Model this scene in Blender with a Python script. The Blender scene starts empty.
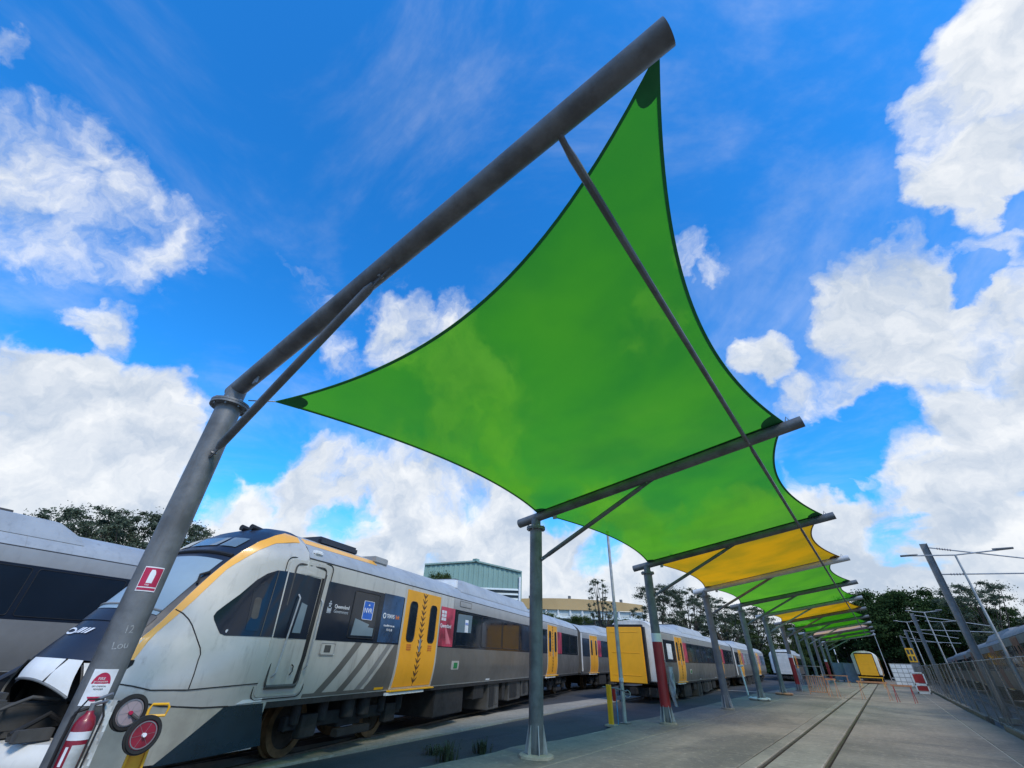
import bpy, bmesh, math, random
import numpy as np
from math import sin, cos, pi, radians
from mathutils import Vector, Matrix
random.seed(7); RNG = np.random.default_rng(7)
SC = bpy.context.scene
COL = SC.collection

# ---------------------------------------------------------------- camera
PITCH, ROLL, YAW, FOC = 0.5797, 0.0369, 0.662, 414.0
fwd = Vector((-sin(YAW)*cos(PITCH), cos(YAW)*cos(PITCH), sin(PITCH)))
rt = Vector((cos(YAW), sin(YAW), 0)); up = rt.cross(fwd)
r_ = rt*cos(ROLL)+up*sin(ROLL); u_ = -rt*sin(ROLL)+up*cos(ROLL)
cam = bpy.data.cameras.new('camera'); camo = bpy.data.objects.new('camera', cam); COL.objects.link(camo)
M = Matrix((r_, u_, -fwd)).transposed().to_4x4(); M.translation = Vector((0, 0, 1.6)); camo.matrix_world = M
cam.sensor_fit = 'HORIZONTAL'; cam.sensor_width = 36; cam.lens = FOC/1024*36
cam.clip_start = 0.05; cam.clip_end = 3000
SC.camera = camo
def cam_dir(px, py):
    return (fwd + r_*(px-512)/FOC - u_*(py-384)/FOC).normalized()

# ---------------------------------------------------------------- world, sun
SUN_EL, SUN_AZ = radians(47), radians(112)      # azimuth clockwise from +Y
SC.view_settings.view_transform = 'Standard'; SC.view_settings.look = 'None'
SC.view_settings.exposure = 0.0; SC.view_settings.gamma = 1.0
wd = bpy.data.worlds.new('World'); SC.world = wd; wd.use_nodes = True
nt = wd.node_tree; nt.nodes.clear()
class G:
    """tiny node-graph helper"""
    def __init__(s, nt): s.nt = nt
    def n(s, t, **k):
        o = s.nt.nodes.new(t)
        for a, b in k.items(): setattr(o, a, b)
        return o
    def put(s, sock, v):
        if hasattr(v, 'is_output') or isinstance(v, bpy.types.NodeSocket): s.nt.links.new(v, sock)
        elif v is not None: sock.default_value = v
    def math(s, op, a, b=None, c=None, clamp=False):
        o = s.n('ShaderNodeMath', operation=op, use_clamp=clamp)
        s.put(o.inputs[0], a)
        if b is not None: s.put(o.inputs[1], b)
        if c is not None: s.put(o.inputs[2], c)
        return o.outputs[0]
    def vmath(s, op, a, b=None, sc=None):
        o = s.n('ShaderNodeVectorMath', operation=op)
        s.put(o.inputs[0], a)
        if b is not None: s.put(o.inputs[1], b)
        if sc is not None: s.put(o.inputs['Scale'], sc)
        return o.outputs['Value' if op in ('DOT_PRODUCT', 'LENGTH') else 'Vector']
    def noise(s, vec, scale, detail=6, rough=.55, dist=0., col=False):
        o = s.n('ShaderNodeTexNoise'); s.put(o.inputs['Vector'], vec)
        o.inputs['Scale'].default_value = scale; o.inputs['Detail'].default_value = detail
        o.inputs['Roughness'].default_value = rough; o.inputs['Distortion'].default_value = dist
        return o.outputs['Color' if col else 'Fac']
    def ramp(s, f, a, b, t0=0., t1=1., smooth=True):
        o = s.n('ShaderNodeMapRange', interpolation_type='SMOOTHSTEP' if smooth else 'LINEAR')
        s.put(o.inputs[0], f)
        for i, v in zip((1, 2, 3, 4), (a, b, t0, t1)): o.inputs[i].default_value = v
        return o.outputs[0]
    def mix(s, f, a, b, blend='MIX'):
        o = s.n('ShaderNodeMix', data_type='RGBA', blend_type=blend)
        s.put(o.inputs[0], f); s.put(o.inputs[6], a); s.put(o.inputs[7], b)
        return o.outputs[2]
g = G(nt)
sky = g.n('ShaderNodeTexSky', sky_type='NISHITA'); sky.sun_disc = False
sky.sun_elevation = SUN_EL; sky.sun_rotation = SUN_AZ; sky.air_density = 1.0; sky.dust_density = 0.6; sky.ozone_density = 2.5
tc = g.n('ShaderNodeTexCoord'); D = tc.outputs['Generated']
hs = g.n('ShaderNodeHueSaturation'); hs.inputs['Saturation'].default_value = 1.25; hs.inputs['Value'].default_value = 1.0
hs.inputs['Hue'].default_value = 0.49
nt.links.new(sky.outputs[0], hs.inputs['Color'])
tint = g.mix(1.0, hs.outputs[0], (0.60, 2.00, 3.05, 1), 'MULTIPLY')
# cloud field: billowy noise on a high layer, with banks of cumulus at given directions
sep = g.n('ShaderNodeSeparateXYZ'); nt.links.new(D, sep.inputs[0])
wn = g.noise(D, 3.2, 5, .6, col=True)
w1 = g.vmath('SCALE', g.vmath('SUBTRACT', wn, (.5, .5, .5)), sc=.22)
wn2 = g.noise(D, 11, 6, .62, col=True)
w2 = g.vmath('SCALE', g.vmath('SUBTRACT', wn2, (.5, .5, .5)), sc=.085)
DW = g.vmath('NORMALIZE', g.vmath('ADD', g.vmath('ADD', D, w1), w2))
# (px, py, angular radius in px at the centre, weight)
BANKS = [(60, 195, 130, .80), (140, 235, 80, .74), (-60, 160, 120, .9), (5, 30, 38, .7), (110, 335, 42, .9), (60, 400, 85, 1.1), (150, 430, 80, 1.1),
 (20, 480, 120, 1.1), (120, 490, 110, 1.1), (405, 335, 36, 1.), (450, 350, 50, .9), (480, 400, 60, .8), (330, 480, 55, 1.1), (400, 490, 70, 1.1), (460, 500, 70, 1.), (240, 500, 50, .8),
 (540, 560, 110, 1.1), (350, 550, 90, 1.0), (640, 600, 110, 1.), (1000, 60, 105, 1.1), (975, 170, 75, 1.1), (950, 120, 60, 1.), (1010, 250, 60, .7), (900, 320, 85, 1.1), (980, 330, 80, 1.05),
 (850, 300, 40, .9), (870, 380, 60, .85), (1000, 420, 90, 1.05), (930, 480, 70, .9), (1060, 350, 120, 1.1), (1000, 520, 90, .9), (700, 262, 26, .75), (728, 270, 20, .65), (770, 360, 28, .9), (640, 325, 40, .6),
 (860, 478, 16, .7), (815, 400, 40, .7), (830, 540, 70, .9), (900, 590, 120, 1.1), (740, 560, 80, 1.), (820, 480, 40, .6), (300, 300, 60, .35), (360, 330, 60, .4)]
acc = None
for (px, py, r, w) in BANKS:
    d = cam_dir(px, py)
    # angular radius: pixel radius seen at that off-axis angle
    ca = d.dot(fwd); ar = r*ca*ca/FOC*1.12
    dt = g.vmath('DOT_PRODUCT', DW, tuple(d))
    v = g.ramp(dt, cos(ar*1.35), cos(ar*0.25), 0, w)
    acc = v if acc is None else g.math('MAXIMUM', acc, v)
proj = g.vmath('MULTIPLY', D, (1, 1, 1))
inv = g.math('DIVIDE', 1.0, g.math('ADD', g.math('MAXIMUM', sep.outputs[2], 0.0), 0.22))
pl = g.vmath('SCALE', proj, sc=inv)
f1 = g.noise(pl, 2.3, 9, .58, .25)
f2 = g.noise(DW, 7.5, 8, .6)
gen = g.ramp(f1, .40, .58, 0, 1.25)                       # broken cloud over the whole dome, thickened out of view to whiten the light
hor = g.ramp(sep.outputs[2], .36, .02, 0, .42)           # thicker towards the horizon
# open blue where the photograph looks up through it
dd = g.vmath('DOT_PRODUCT', D, tuple(cam_dir(520, 130)))
opn = g.ramp(dd, cos(1.30), cos(.85), 1., .05)
base = g.math('MULTIPLY', gen, opn)
GAPS = [(255, 445, 42), (235, 335, 60), (345, 525, 26), (215, 505, 28), (600, 555, 26), (850, 448, 32), (885, 405, 24), (905, 545, 42), (560, 500, 22), (60, 350, 26), (820, 470, 24), (960, 270, 22), (1010, 210, 24)]
gp = None
for (px, py, r) in GAPS:
    d = cam_dir(px, py); ca = d.dot(fwd); ar = r*ca*ca/FOC
    v = g.ramp(g.vmath('DOT_PRODUCT', DW, tuple(d)), cos(ar*1.6), cos(ar*.2), 0, .70)
    gp = v if gp is None else g.math('MAXIMUM', gp, v)
acc = g.math('SUBTRACT', acc, gp)
dens = g.math('ADD', g.math('ADD', acc, g.math('MULTIPLY', base, .8)), hor)
dens = g.math('ADD', dens, g.math('MULTIPLY', g.math('SUBTRACT', f2, .5), 1.75))
cover = g.ramp(dens, .38, 1.10, 0, .98)
thin = g.math('MULTIPLY', g.ramp(g.noise(pl, 1.3, 7, .62, .8), .44, .80, 0, .42), 1.0)   # wisps of cirrus
cover = g.math('MAXIMUM', cover, thin)
sh = g.noise(DW, 4.2, 7, .6)
sh2 = g.ramp(dens, .75, 1.75, 0, 1)
f2u = g.noise(g.vmath('ADD', DW, (.010, -.006, .030)), 7.5, 5, .6)
emb = g.math('MULTIPLY', g.math('SUBTRACT', f2, f2u), 2.6)
shade = g.math('ADD', g.math('ADD', g.math('MULTIPLY', g.ramp(sh, .36, .62), .55), .22), g.math('SUBTRACT', emb, g.math('MULTIPLY', sh2, .12)), clamp=True)
ccol = g.mix(shade, (5.3, 6.2, 7.5, 1), (9.7, 9.9, 10.1, 1))
lift = g.ramp(sep.outputs[2], .0, .30, 1., 0.)
blue = g.mix(lift, tint, (3.9, 6.8, 9.7, 1))
fin = g.mix(cover, blue, ccol)
bg = g.n('ShaderNodeBackground'); nt.links.new(fin, bg.inputs[0]); bg.inputs[1].default_value = 0.1
wo = g.n('ShaderNodeOutputWorld'); nt.links.new(bg.outputs[0], wo.inputs[0])
sun = bpy.data.lights.new('sun', 'SUN'); sun.energy = 2.8; sun.angle = radians(14); sun.color = (1, .91, .78)
so = bpy.data.objects.new('sun', sun); COL.objects.link(so)
sd = Vector((sin(SUN_AZ)*cos(SUN_EL), cos(SUN_AZ)*cos(SUN_EL), sin(SUN_EL)))
so.rotation_euler = sd.to_track_quat('Z', 'Y').to_euler()

# ---------------------------------------------------------------- materials
MATS = {}
def mat(name, col, rough=.5, metal=0., var=.12, vscale=3., bump=0., bscale=40., coat=0., dirt=0., col2=None, spec=.5, coord='Object', trans=0):
    if name in MATS: return MATS[name]
    m = bpy.data.materials.new(name); m.use_nodes = True; n = m.node_tree; q = G(n)
    b = n.nodes['Principled BSDF']; t = q.n('ShaderNodeTexCoord'); v = t.outputs[coord]
    c2 = col2 or tuple(max(0, x*(1-var*2)) for x in col)
    nf = q.ramp(q.noise(v, vscale, 6, .6), .35, .68)
    c = q.mix(nf, (*col, 1), (*c2, 1))
    if dirt:
        st = q.n('ShaderNodeMapping'); st.inputs['Scale'].default_value = (6, 6, .8); n.links.new(v, st.inputs[0])
        df = q.ramp(q.noise(st.outputs[0], 1.2, 8, .7), .5, .78, 0, dirt)
        c = q.mix(df, c, (.055, .048, .04, 1))
    n.links.new(c, b.inputs['Base Color'])
    b.inputs['Metallic'].default_value = metal; b.inputs['Specular IOR Level'].default_value = spec
    rr = q.ramp(q.noise(v, vscale*2.5, 5, .6), .3, .7, max(.02, rough-.06), min(1, rough+.1))
    n.links.new(rr, b.inputs['Roughness']); b.inputs['Coat Weight'].default_value = coat; b.inputs['Coat Roughness'].default_value = .08
    if bump:
        bp = q.n('ShaderNodeBump'); bp.inputs['Strength'].default_value = bump; bp.inputs['Distance'].default_value = .02
        n.links.new(q.noise(v, bscale, 8, .65), bp.inputs['Height']); n.links.new(bp.outputs[0], b.inputs['Normal'])
    MATS[name] = m; return m
def glass(name, col, rough=.04):
    m = mat(name, col, rough, 0, .1, .8, coat=.0, spec=.40); return m
steel_d = mat('painted_steel', (.150, .158, .165), .45, .1, .22, 3.2, bump=.15, bscale=45, dirt=.6)
steel_l = mat('galvanised_steel', (.40, .41, .41), .45, .25, .14, 6, bump=.05, bscale=80, dirt=.2)
steel_m = mat('weathered_steel', (.19, .195, .195), .48, .15, .15, 3, bump=.05, dirt=.3)
bolt_m = mat('bolt_steel', (.30, .31, .32), .4, .7)
body_l = mat('train_light_grey', (.48, .465, .425), .36, .1, .07, .9, coat=.2, dirt=.38)
body_d = mat('train_warm_grey', (.150, .140, .126), .38, .15, .10, 1.2, coat=.15, dirt=.32)
body_s = mat('train_stripe_grey', (.24, .235, .225), .35, .2, .06, 2, coat=.2)
cant_m = mat('train_cantrail', (.34, .335, .325), .35, .2, .06, 1.5, coat=.2, dirt=.15)
roof_m = mat('train_roof', (.36, .38, .39), .45, .1, .08, 1.5, dirt=.35)
navy = mat('train_black_mask', (.022, .026, .040), .34, .0, .15, .8, coat=.0)
band_m = mat('window_band', (.012, .018, .030), .10, 0, .2, .5, coat=.0, spec=.32)
pane_m = glass('window_glass', (.010, .017, .028))
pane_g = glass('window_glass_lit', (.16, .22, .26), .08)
wscr = mat('windscreen_glass', (.26, .35, .42), .5, .0, .06, .9, coat=.05, spec=.3)
wscr_d = mat('windscreen_lower', (.055, .085, .15), .14, .0, .1, 3, coat=.8)
yel = mat('train_yellow', (.80, .36, .018), .38, .0, .05, 1.5, coat=.25, dirt=.12)
yel2 = mat('panel_yellow', (.90, .42, .012), .45, .0, .05, 1.5, coat=.1, dirt=.1)
stripe_m = mat('nose_stripe', (.86, .40, .035), .34, .0, .05, 2, coat=.35)
brown = mat('stencil_brown', (.10, .045, .02), .5)
orange_d = mat('button_orange', (.55, .16, .02), .5)
black = mat('black_rubber', (.012, .012, .013), .6, bump=.05)
dark = mat('underframe', (.022, .021, .021), .75, .1, .25, 4, bump=.2, bscale=20, dirt=.2)
dark2 = mat('underframe_box', (.075, .073, .07), .65, .1, .2, 3, dirt=.4)
rust = mat('wheel_tread', (.20, .115, .05), .6, .3, .3, 5)
rustd = mat('wheel_dark', (.05, .038, .028), .75, .1, .3, 5, bump=.1)
white = mat('white_paint', (.76, .77, .77), .45, 0, .06, 4, dirt=.12)
offw = mat('train_end_white', (.62, .61, .58), .45, 0, .08, 2, dirt=.35)
skirt_m = mat('nose_skirt', (.012, .028, .042), .25, 0, .2, 1, coat=.4)
pink = mat('pink_panel', (.55, .045, .10), .35, 0, .35, 2.2, coat=.3)
bluep = mat('blue_panel', (.025, .085, .20), .3, 0, .35, 1.6, coat=.4)
poster = mat('poster_blue', (.03, .13, .52), .4, 0, .1)
text_w = mat('lettering_white', (.75, .77, .8), .5)
text_g = mat('lettering_grey', (.38, .42, .47), .5)
text_o = mat('lettering_orange', (.75, .22, .03), .5)
red = mat('safety_red', (.36, .020, .022), .4, 0, .12, 3, dirt=.15)
sign_r = mat('sign_red', (.42, .012, .06), .35, 0, .1, 6)
ext_r = mat('extinguisher_red', (.25, .010, .03), .35, 0, .2, 6, coat=.2, dirt=.2)
tyre = mat('tyre', (.018, .018, .019), .75, 0, .2, 8, bump=.1)
chalk = mat('chalk', (.38, .40, .41), .9, var=.25, vscale=60)
yel_s = mat('safety_yellow', (.82, .42, .01), .4, 0, .1, 3, coat=.1, dirt=.12)
bluehose = mat('blue_pipe', (.05, .25, .50), .4)
orange_b = mat('barrier_orange', (.58, .27, .14), .6, 0, .15, 4, dirt=.2)
green_shed = mat('shed_cladding', (.20, .33, .30), .6, .0, .06, .15)
ochre = mat('ochre_cladding', (.46, .32, .15), .7, 0, .08, .1)
palewall = mat('pale_wall', (.50, .56, .56), .6, 0, .1, .2)
darkwin = mat('dark_opening', (.03, .045, .05), .4)
bark = mat('bark', (.075, .062, .05), .85, 0, .3, 3, bump=.3, bscale=10)
plastic = mat('clear_plastic', (.55, .57, .56), .3, 0, .2, 5)

def ground_mat(name, base, alt, stain, sc=.6, rough=.85, bump=.3, bs=25., sfac=.75, sthr=(.42, .72)):
    m = bpy.data.materials.new(name); m.use_nodes = True; n = m.node_tree; q = G(n); b = n.nodes['Principled BSDF']
    v = q.n('ShaderNodeNewGeometry').outputs['Position']
    a = q.noise(v, sc, 8, .65, .4); f = q.noise(v, sc*14, 6, .7); s2 = q.noise(v, sc*.35, 6, .6, 1.2); fine = q.noise(v, 90, 3, .6)
    c = q.mix(q.ramp(a, .35, .68), (*base, 1), (*alt, 1))
    c = q.mix(q.ramp(s2, sthr[0], sthr[1], 0, sfac), c, (*stain, 1))
    c = q.mix(q.ramp(f, .46, .70, 0, .6), c, (*[x*.45 for x in base], 1))
    c = q.mix(q.ramp(q.noise(v, 7, 5, .7), .52, .66, 0, .5), c, (*[min(1, x*1.5) for x in base], 1))
    c = q.mix(q.ramp(fine, .40, .66, 0, .55), c, (*[min(1, x*1.5) for x in alt], 1))
    mp = q.n('ShaderNodeMapping'); mp.inputs['Scale'].default_value = (2.6, .16, 1); n.links.new(v, mp.inputs[0])
    c = q.mix(q.ramp(q.noise(mp.outputs[0], 1.0, 7, .7), .48, .72, 0, .45), c, (*[x*.5 for x in base], 1))
    c = q.mix(q.ramp(q.noise(v, sc*1.3, 7, .7, 1.5), .56, .74, 0, .5), c, (*[min(1, x*1.45) for x in base], 1))
    vo = q.n('ShaderNodeTexVoronoi', feature='DISTANCE_TO_EDGE'); vo.inputs['Scale'].default_value = .32
    n.links.new(q.vmath('ADD', v, q.vmath('SCALE', q.noise(v, 1.5, 5, .6, col=True), sc=1.2)), vo.inputs['Vector'])
    ck = q.math('MULTIPLY', q.ramp(vo.outputs['Distance'], .004, .0, 0, .7), q.ramp(s2, .45, .6))
    c = q.mix(ck, c, (.02, .018, .015, 1))
    spk = q.ramp(q.noise(v, 22, 2, .5), .70, .74, 0, .6); c = q.mix(spk, c, (.03, .026, .018, 1))
    n.links.new(c, b.inputs['Base Color']); b.inputs['Roughness'].default_value = rough
    n.links.new(q.ramp(s2, .4, .7, rough, rough-.2), b.inputs['Roughness'])
    bp = q.n('ShaderNodeBump'); bp.inputs['Strength'].default_value = bump; bp.inputs['Distance'].default_value = .02
    n.links.new(q.noise(v, bs, 9, .7), bp.inputs['Height']); n.links.new(bp.outputs[0], b.inputs['Normal'])
    MATS[name] = m; return m
conc = ground_mat('platform_concrete', (.275, .232, .175), (.165, .142, .110), (.072, .062, .049), .42, sfac=.85, sthr=(.45, .62))
conc_w = ground_mat('track_concrete', (.31, .27, .205), (.20, .175, .138), (.09, .08, .066), .6)
conc_l = ground_mat('pad_concrete', (.42, .37, .29), (.30, .27, .21), (.2, .18, .14), 2.)
asph = ground_mat('yard_asphalt', (.028, .030, .035), (.042, .044, .049), (.07, .068, .062), .5, bump=.6, bs=45, sfac=.35, sthr=(.5,.75))
strip_m = ground_mat('strip_concrete', (.30, .275, .23), (.23, .215, .185), (.15, .14, .12), .8)
ballast = ground_mat('ballast', (.10, .092, .082), (.14, .13, .115), (.06, .055, .05), 1.2, bump=1., bs=18)
rail_m = mat('rail_steel', (.10, .075, .055), .5, .5, .2, 5)
groove = mat('flangeway', (.022, .020, .018), .9)

def fabric(name, col, tcol, thr):
    m = bpy.data.materials.new(name); m.use_nodes = True; n = m.node_tree; q = G(n); n.nodes.clear()
    v = q.n('ShaderNodeTexCoord').outputs['Object']
    pf = q.ramp(q.noise(v, .42, 4, .5), .36, .66)
    c1 = q.mix(pf, (*col, 1), (*[x*.80 for x in col], 1)); c2 = q.mix(pf, (tcol[0]*1.15, tcol[1]*1.04, tcol[2], 1), (tcol[0]*.62, tcol[1]*.76, tcol[2]*1.8, 1))
    d = q.n('ShaderNodeBsdfDiffuse'); n.links.new(c1, d.inputs[0])
    t = q.n('ShaderNodeBsdfTranslucent'); n.links.new(c2, t.inputs[0])
    tr = q.n('ShaderNodeBsdfTransparent'); tr.inputs[0].default_value = (col[0]/max(col)*.7+.25, col[1]/max(col)*.7+.25, .14, 1)
    a = q.n('ShaderNodeMixShader'); a.inputs[0].default_value = .62; n.links.new(d.outputs[0], a.inputs[1]); n.links.new(t.outputs[0], a.inputs[2])
    b = q.n('ShaderNodeMixShader'); b.inputs[0].default_value = thr; n.links.new(a.outputs[0], b.inputs[1]); n.links.new(tr.outputs[0], b.inputs[2])
    o = q.n('ShaderNodeOutputMaterial'); n.links.new(b.outputs[0], o.inputs[0]); MATS[name] = m; return m
fab_g = fabric('shade_cloth_green', (.045, .23, .006), (.085, .42, .008), .16)
fab_y = fabric('shade_cloth_yellow', (.80, .40, .01), (.85, .42, .005), .04)
fab_p = fabric('shade_cloth_sand', (.80, .52, .22), (.85, .52, .22), .04)
web_g = mat('webbing_green', (.016, .20, .055), .8); web_y = mat('webbing_yellow', (.30, .15, .01), .8)

# ---------------------------------------------------------------- mesh helpers
class MB:
    def __init__(s): s.v = []; s.f = []
    def quad(s, a, b, c, d): i = len(s.v); s.v += [a, b, c, d]; s.f.append((i, i+1, i+2, i+3)); return s
    def poly(s, pts): i = len(s.v); s.v += list(pts); s.f.append(tuple(range(i, i+len(pts)))); return s
    def box(s, x0, x1, y0, y1, z0, z1, M=None):
        P = [Vector(p) for p in ((x0, y0, z0), (x1, y0, z0), (x1, y1, z0), (x0, y1, z0), (x0, y0, z1), (x1, y0, z1), (x1, y1, z1), (x0, y1, z1))]
        if M: P = [M@p for p in P]
        i = len(s.v); s.v += P
        s.f += [tuple(i+k for k in q) for q in ((0, 3, 2, 1), (4, 5, 6, 7), (0, 1, 5, 4), (1, 2, 6, 5), (2, 3, 7, 6), (3, 0, 4, 7))]; return s
    def grid(s, P, close=False):
        n, m = len(P), len(P[0]); i = len(s.v)
        for r in P: s.v += list(r)
        for a in range(n-1):
            for b in range(m-1 if not close else m):
                c = (b+1) % m
                s.f.append((i+a*m+b, i+a*m+c, i+(a+1)*m+c, i+(a+1)*m+b))
        return s
    def tube(s, pts, r, n=14, cap=True):
        pts = [Vector(p) for p in pts]; rs = r if isinstance(r, (list, tuple)) else [r]*len(pts)
        rings = []; t = (pts[1]-pts[0]).normalized(); a = t.orthogonal().normalized()
        for k, p in enumerate(pts):
            t = (pts[min(k+1, len(pts)-1)]-pts[max(k-1, 0)]).normalized()
            a = (a-t*a.dot(t)).normalized(); b = t.cross(a)
            rings.append([p+(a*cos(2*pi*j/n)+b*sin(2*pi*j/n))*rs[k] for j in range(n)])
        i = len(s.v); s.grid(rings, True)
        if cap:
            s.f.append(tuple(range(i+n-1, i-1, -1))); e = i+n*(len(pts)-1); s.f.append(tuple(range(e, e+n)))
        return s
    def disc(s, c, ax, r0, r1, h, n=24):     # short cylinder / ring along ax
        c = Vector(c); ax = Vector(ax).normalized(); a = ax.orthogonal().normalized(); b = ax.cross(a)
        R = lambda r, t: [c+ax*t+(a*cos(2*pi*j/n)+b*sin(2*pi*j/n))*r for j in range(n)]
        if r0 > 0: s.grid([R(r0, 0), R(r1, 0), R(r1, h), R(r0, h), R(r0, 0)], True)
        else: s.tube([c, c+ax*h], r1, n)
        return s
    def build(s, name, m, parent=None, smooth=True, bevel=0., sub=0, angle=35):
        me = bpy.data.meshes.new(name); me.from_pydata([tuple(p) for p in s.v], [], s.f); me.update()
        me.materials.append(m)
        o = bpy.data.objects.new(name, me); COL.objects.link(o)
        bm = bmesh.new(); bm.from_mesh(me); bmesh.ops.remove_doubles(bm, verts=bm.verts, dist=1e-5)
        bmesh.ops.recalc_face_normals(bm, faces=bm.faces)
        if bevel:
            ed = [e for e in bm.edges if e.is_manifold and e.calc_face_angle(0) > .6]
            bmesh.ops.bevel(bm, geom=ed, offset=bevel, segments=2, affect='EDGES', clamp_overlap=True)
        bm.to_mesh(me); bm.free()
        if smooth: me.shade_smooth(); me.set_sharp_from_angle(angle=radians(angle))
        if parent: o.parent = parent
        return o
def tag(o, label=None, cat=None, group=None, kind=None):
    for k, v in (('label', label), ('category', cat), ('group', group), ('kind', kind)):
        if v: o[k] = v
    return o
def thing(name, label, cat, loc=(0, 0, 0), rz=0., group=None):
    o = bpy.data.objects.new(name, None); COL.objects.link(o); o.location = loc; o.rotation_euler = (0, 0, rz)
    o.empty_display_size = .2
    return tag(o, label, cat, group)
KIDS = {}
def kids(o): return [c for c in COL.objects if c.parent == o]
def dup(o, parent=None, top=True):
    c = o.copy(); COL.objects.link(c)
    if parent: c.parent = parent
    for ch in kids(o): dup(ch, c, False)
    return c
def text(name, s, size, m, parent, loc, rot, ext=.002, align='LEFT', shear=0., xs=1.):
    cu = bpy.data.curves.new(name, 'FONT'); cu.body = s; cu.size = size; cu.extrude = ext; cu.align_x = align; cu.shear = shear
    o = bpy.data.objects.new(name+'_tmp', cu); COL.objects.link(o)
    dg = bpy.context.evaluated_depsgraph_get(); me = bpy.data.meshes.new_from_object(o.evaluated_get(dg))
    bpy.data.objects.remove(o); me.materials.clear(); me.materials.append(m)
    t = bpy.data.objects.new(name, me); COL.objects.link(t); t.location = loc; t.rotation_euler = rot; t.scale = (xs, 1, 1)
    if parent: t.parent = parent
    return t
def interp(x, T):
    if x <= T[0][0]: return T[0][1]
    for (a, b), (c, d) in zip(T, T[1:]):
        if x <= c: return b+(d-b)*(x-a)/(c-a)
    return T[-1][1]
def linsp(a, b, n): return [a+(b-a)*i/(n-1) for i in range(n)]

# ================================================================= SETTING
# ground sheet
mb = MB()
mb.quad((-900, -300, -.16), (900, -300, -.16), (900, 1500, -.16), (-900, 1500, -.16)); tag(mb.build('ground', ballast, smooth=False), kind='structure')
# asphalt yard between slab and trains
mb = MB(); ys = linsp(-30, 150, 46)
L = [Vector((-30-.0*y, y, -.06)) for y in ys]; Rr = [Vector((-5.0, y, -.06)) for y in ys]
mb.grid([[a.lerp(b, k/8) for k in range(9)] for a, b in zip(L, Rr)]); tag(mb.build('asphalt_yard', asph), kind='structure')
# slab base and concrete panels
def slab_edge(y):
    return interp(y, [(-30, -6.9), (5, -6.75), (8, -6.7), (9.6, -6.82), (10.7, -6.55), (13, -6.56), (15, -6.95), (18, -6.8), (23, -7.0), (36, -7.4), (50, -7.1), (140, -7.3)])
slab = tag(bpy.data.objects.new('concrete_platform', None), kind='structure'); COL.objects.link(slab)
mb = MB(); mb.box(-6.6, -2.80, -30, 140, -.15, -.010).box(-1.45, 2.52, -30, 140, -.15, -.010); mb.build('joint_filler', conc_l, slab, False)
mb = MB(); mb.box(-2.80, -1.45, -30, 140, -.15, -.045); mb.build('groove_bed', groove, slab, False)
cuts = [-22, -15, -8.2, -1.3, 5.4, 12.2, 18.2, 24.8, 31.5, 38.2, 38.75, 46, 53, 60, 68, 76, 84, 95, 110, 130]
bands = [(None, -5.325), (-5.31, -2.80), (-2.79, -2.52), (-2.41, -1.57), (-1.46, 1.62), (1.64, 2.52)]
for bi, (xa, xb) in enumerate(bands):
    for k in range(len(cuts)-1):
        y0, y1 = cuts[k]+.006, cuts[k+1]-.006
        if k == 9: continue                                  # gap for the dark cross channel
        if bi == 2 and k < 4: pass
        n = 12 if xa is None else 3
        dz = RNG.uniform(-.003, .003); mb = MB(); P = []
        for y in linsp(y0, y1, n):
            a = slab_edge(y)+(RNG.normal(0, .03) if xa is None else 0) if xa is None else xa
            P.append([Vector((a, y, -.12)), Vector((a+.01, y, dz-.012)), Vector((a+.025, y, dz)), Vector((xb-.012, y, dz)), Vector((xb, y, dz-.012)), Vector((xb, y, -.12))])
        mb.grid(P)
        for e in (P[0], P[-1]): mb.poly(e)
        mb.build('concrete_panel', conc_w if bi in (3, 2) else conc, slab, True, angle=20)
mb = MB(); mb.box(-5.3, 2.5, 38.26, 38.69, -.13, -.05); mb.build('cross_channel', groove, slab, False)  # dark strip sunk across the slab
# rails sunk in the platform
for x in (-2.465, -1.515):
    mb = MB(); mb.box(x-.028, x+.028, -30, 140, -.05, -.008); tag(mb.build('rail', rail_m, slab, False, .006))
# curved pale concrete strip beside the left trains
ctr = [(-8.2, -6.0), (-8.45, 0), (-8.75, 3), (-9.05, 5.5), (-9.6, 9), (-10.15, 13), (-10.7, 17.5), (-11.1, 22), (-11.5, 28), (-12.1, 40)]
wd_ = [(-6, .55), (5, .5), (9, .62), (15, .68), (20, .6), (28, .5)]
mb = MB(); P = []
for y in linsp(-6, 39, 60):
    x = interp(y, [(b, a) for a, b in ctr]); w = interp(y, wd_)
    P.append([Vector((x-w, y, -.09)), Vector((x-w, y, -.022)), Vector((x+w+RNG.normal(0, .012), y, -.022)), Vector((x+w, y, -.09))])
mb.grid(P); tag(mb.build('concrete_strip', strip_m, None, True, angle=20), kind='structure')
A1 = radians(16.8); P0 = Vector((-8.113, 5.444, 0)); DIR1 = Vector((-sin(A1), cos(A1), 0)); N1 = Vector((cos(A1), sin(A1), 0))
def rails_for(P, a, s0, s1, z, name='track'):
    d = Vector((-sin(a), cos(a), 0)); n = Vector((cos(a), sin(a), 0)); root = tag(bpy.data.objects.new(name, None), kind='structure'); COL.objects.link(root)
    for off in (-.83, -1.86):
        mb = MB()
        p = P+n*off
        mb.tube([p+d*s0+Vector((0, 0, z-.03)), p+d*s1+Vector((0, 0, z-.03))], .036, 6); mb.build('rail', rail_m, root)
    return root
rails_for(P0, A1, -14, 24, .012)
# far edge strip of the same track
mb = MB(); P = []
for s in linsp(-12, 24, 30):
    q = P0+DIR1*s+N1*-2.45; P.append([q+N1*-.22+Vector((0, 0, -.035)), q+N1*.2+Vector((0, 0, -.035))])
mb.grid(P); tag(mb.build('track_edge_strip', strip_m), kind='structure')
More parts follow.
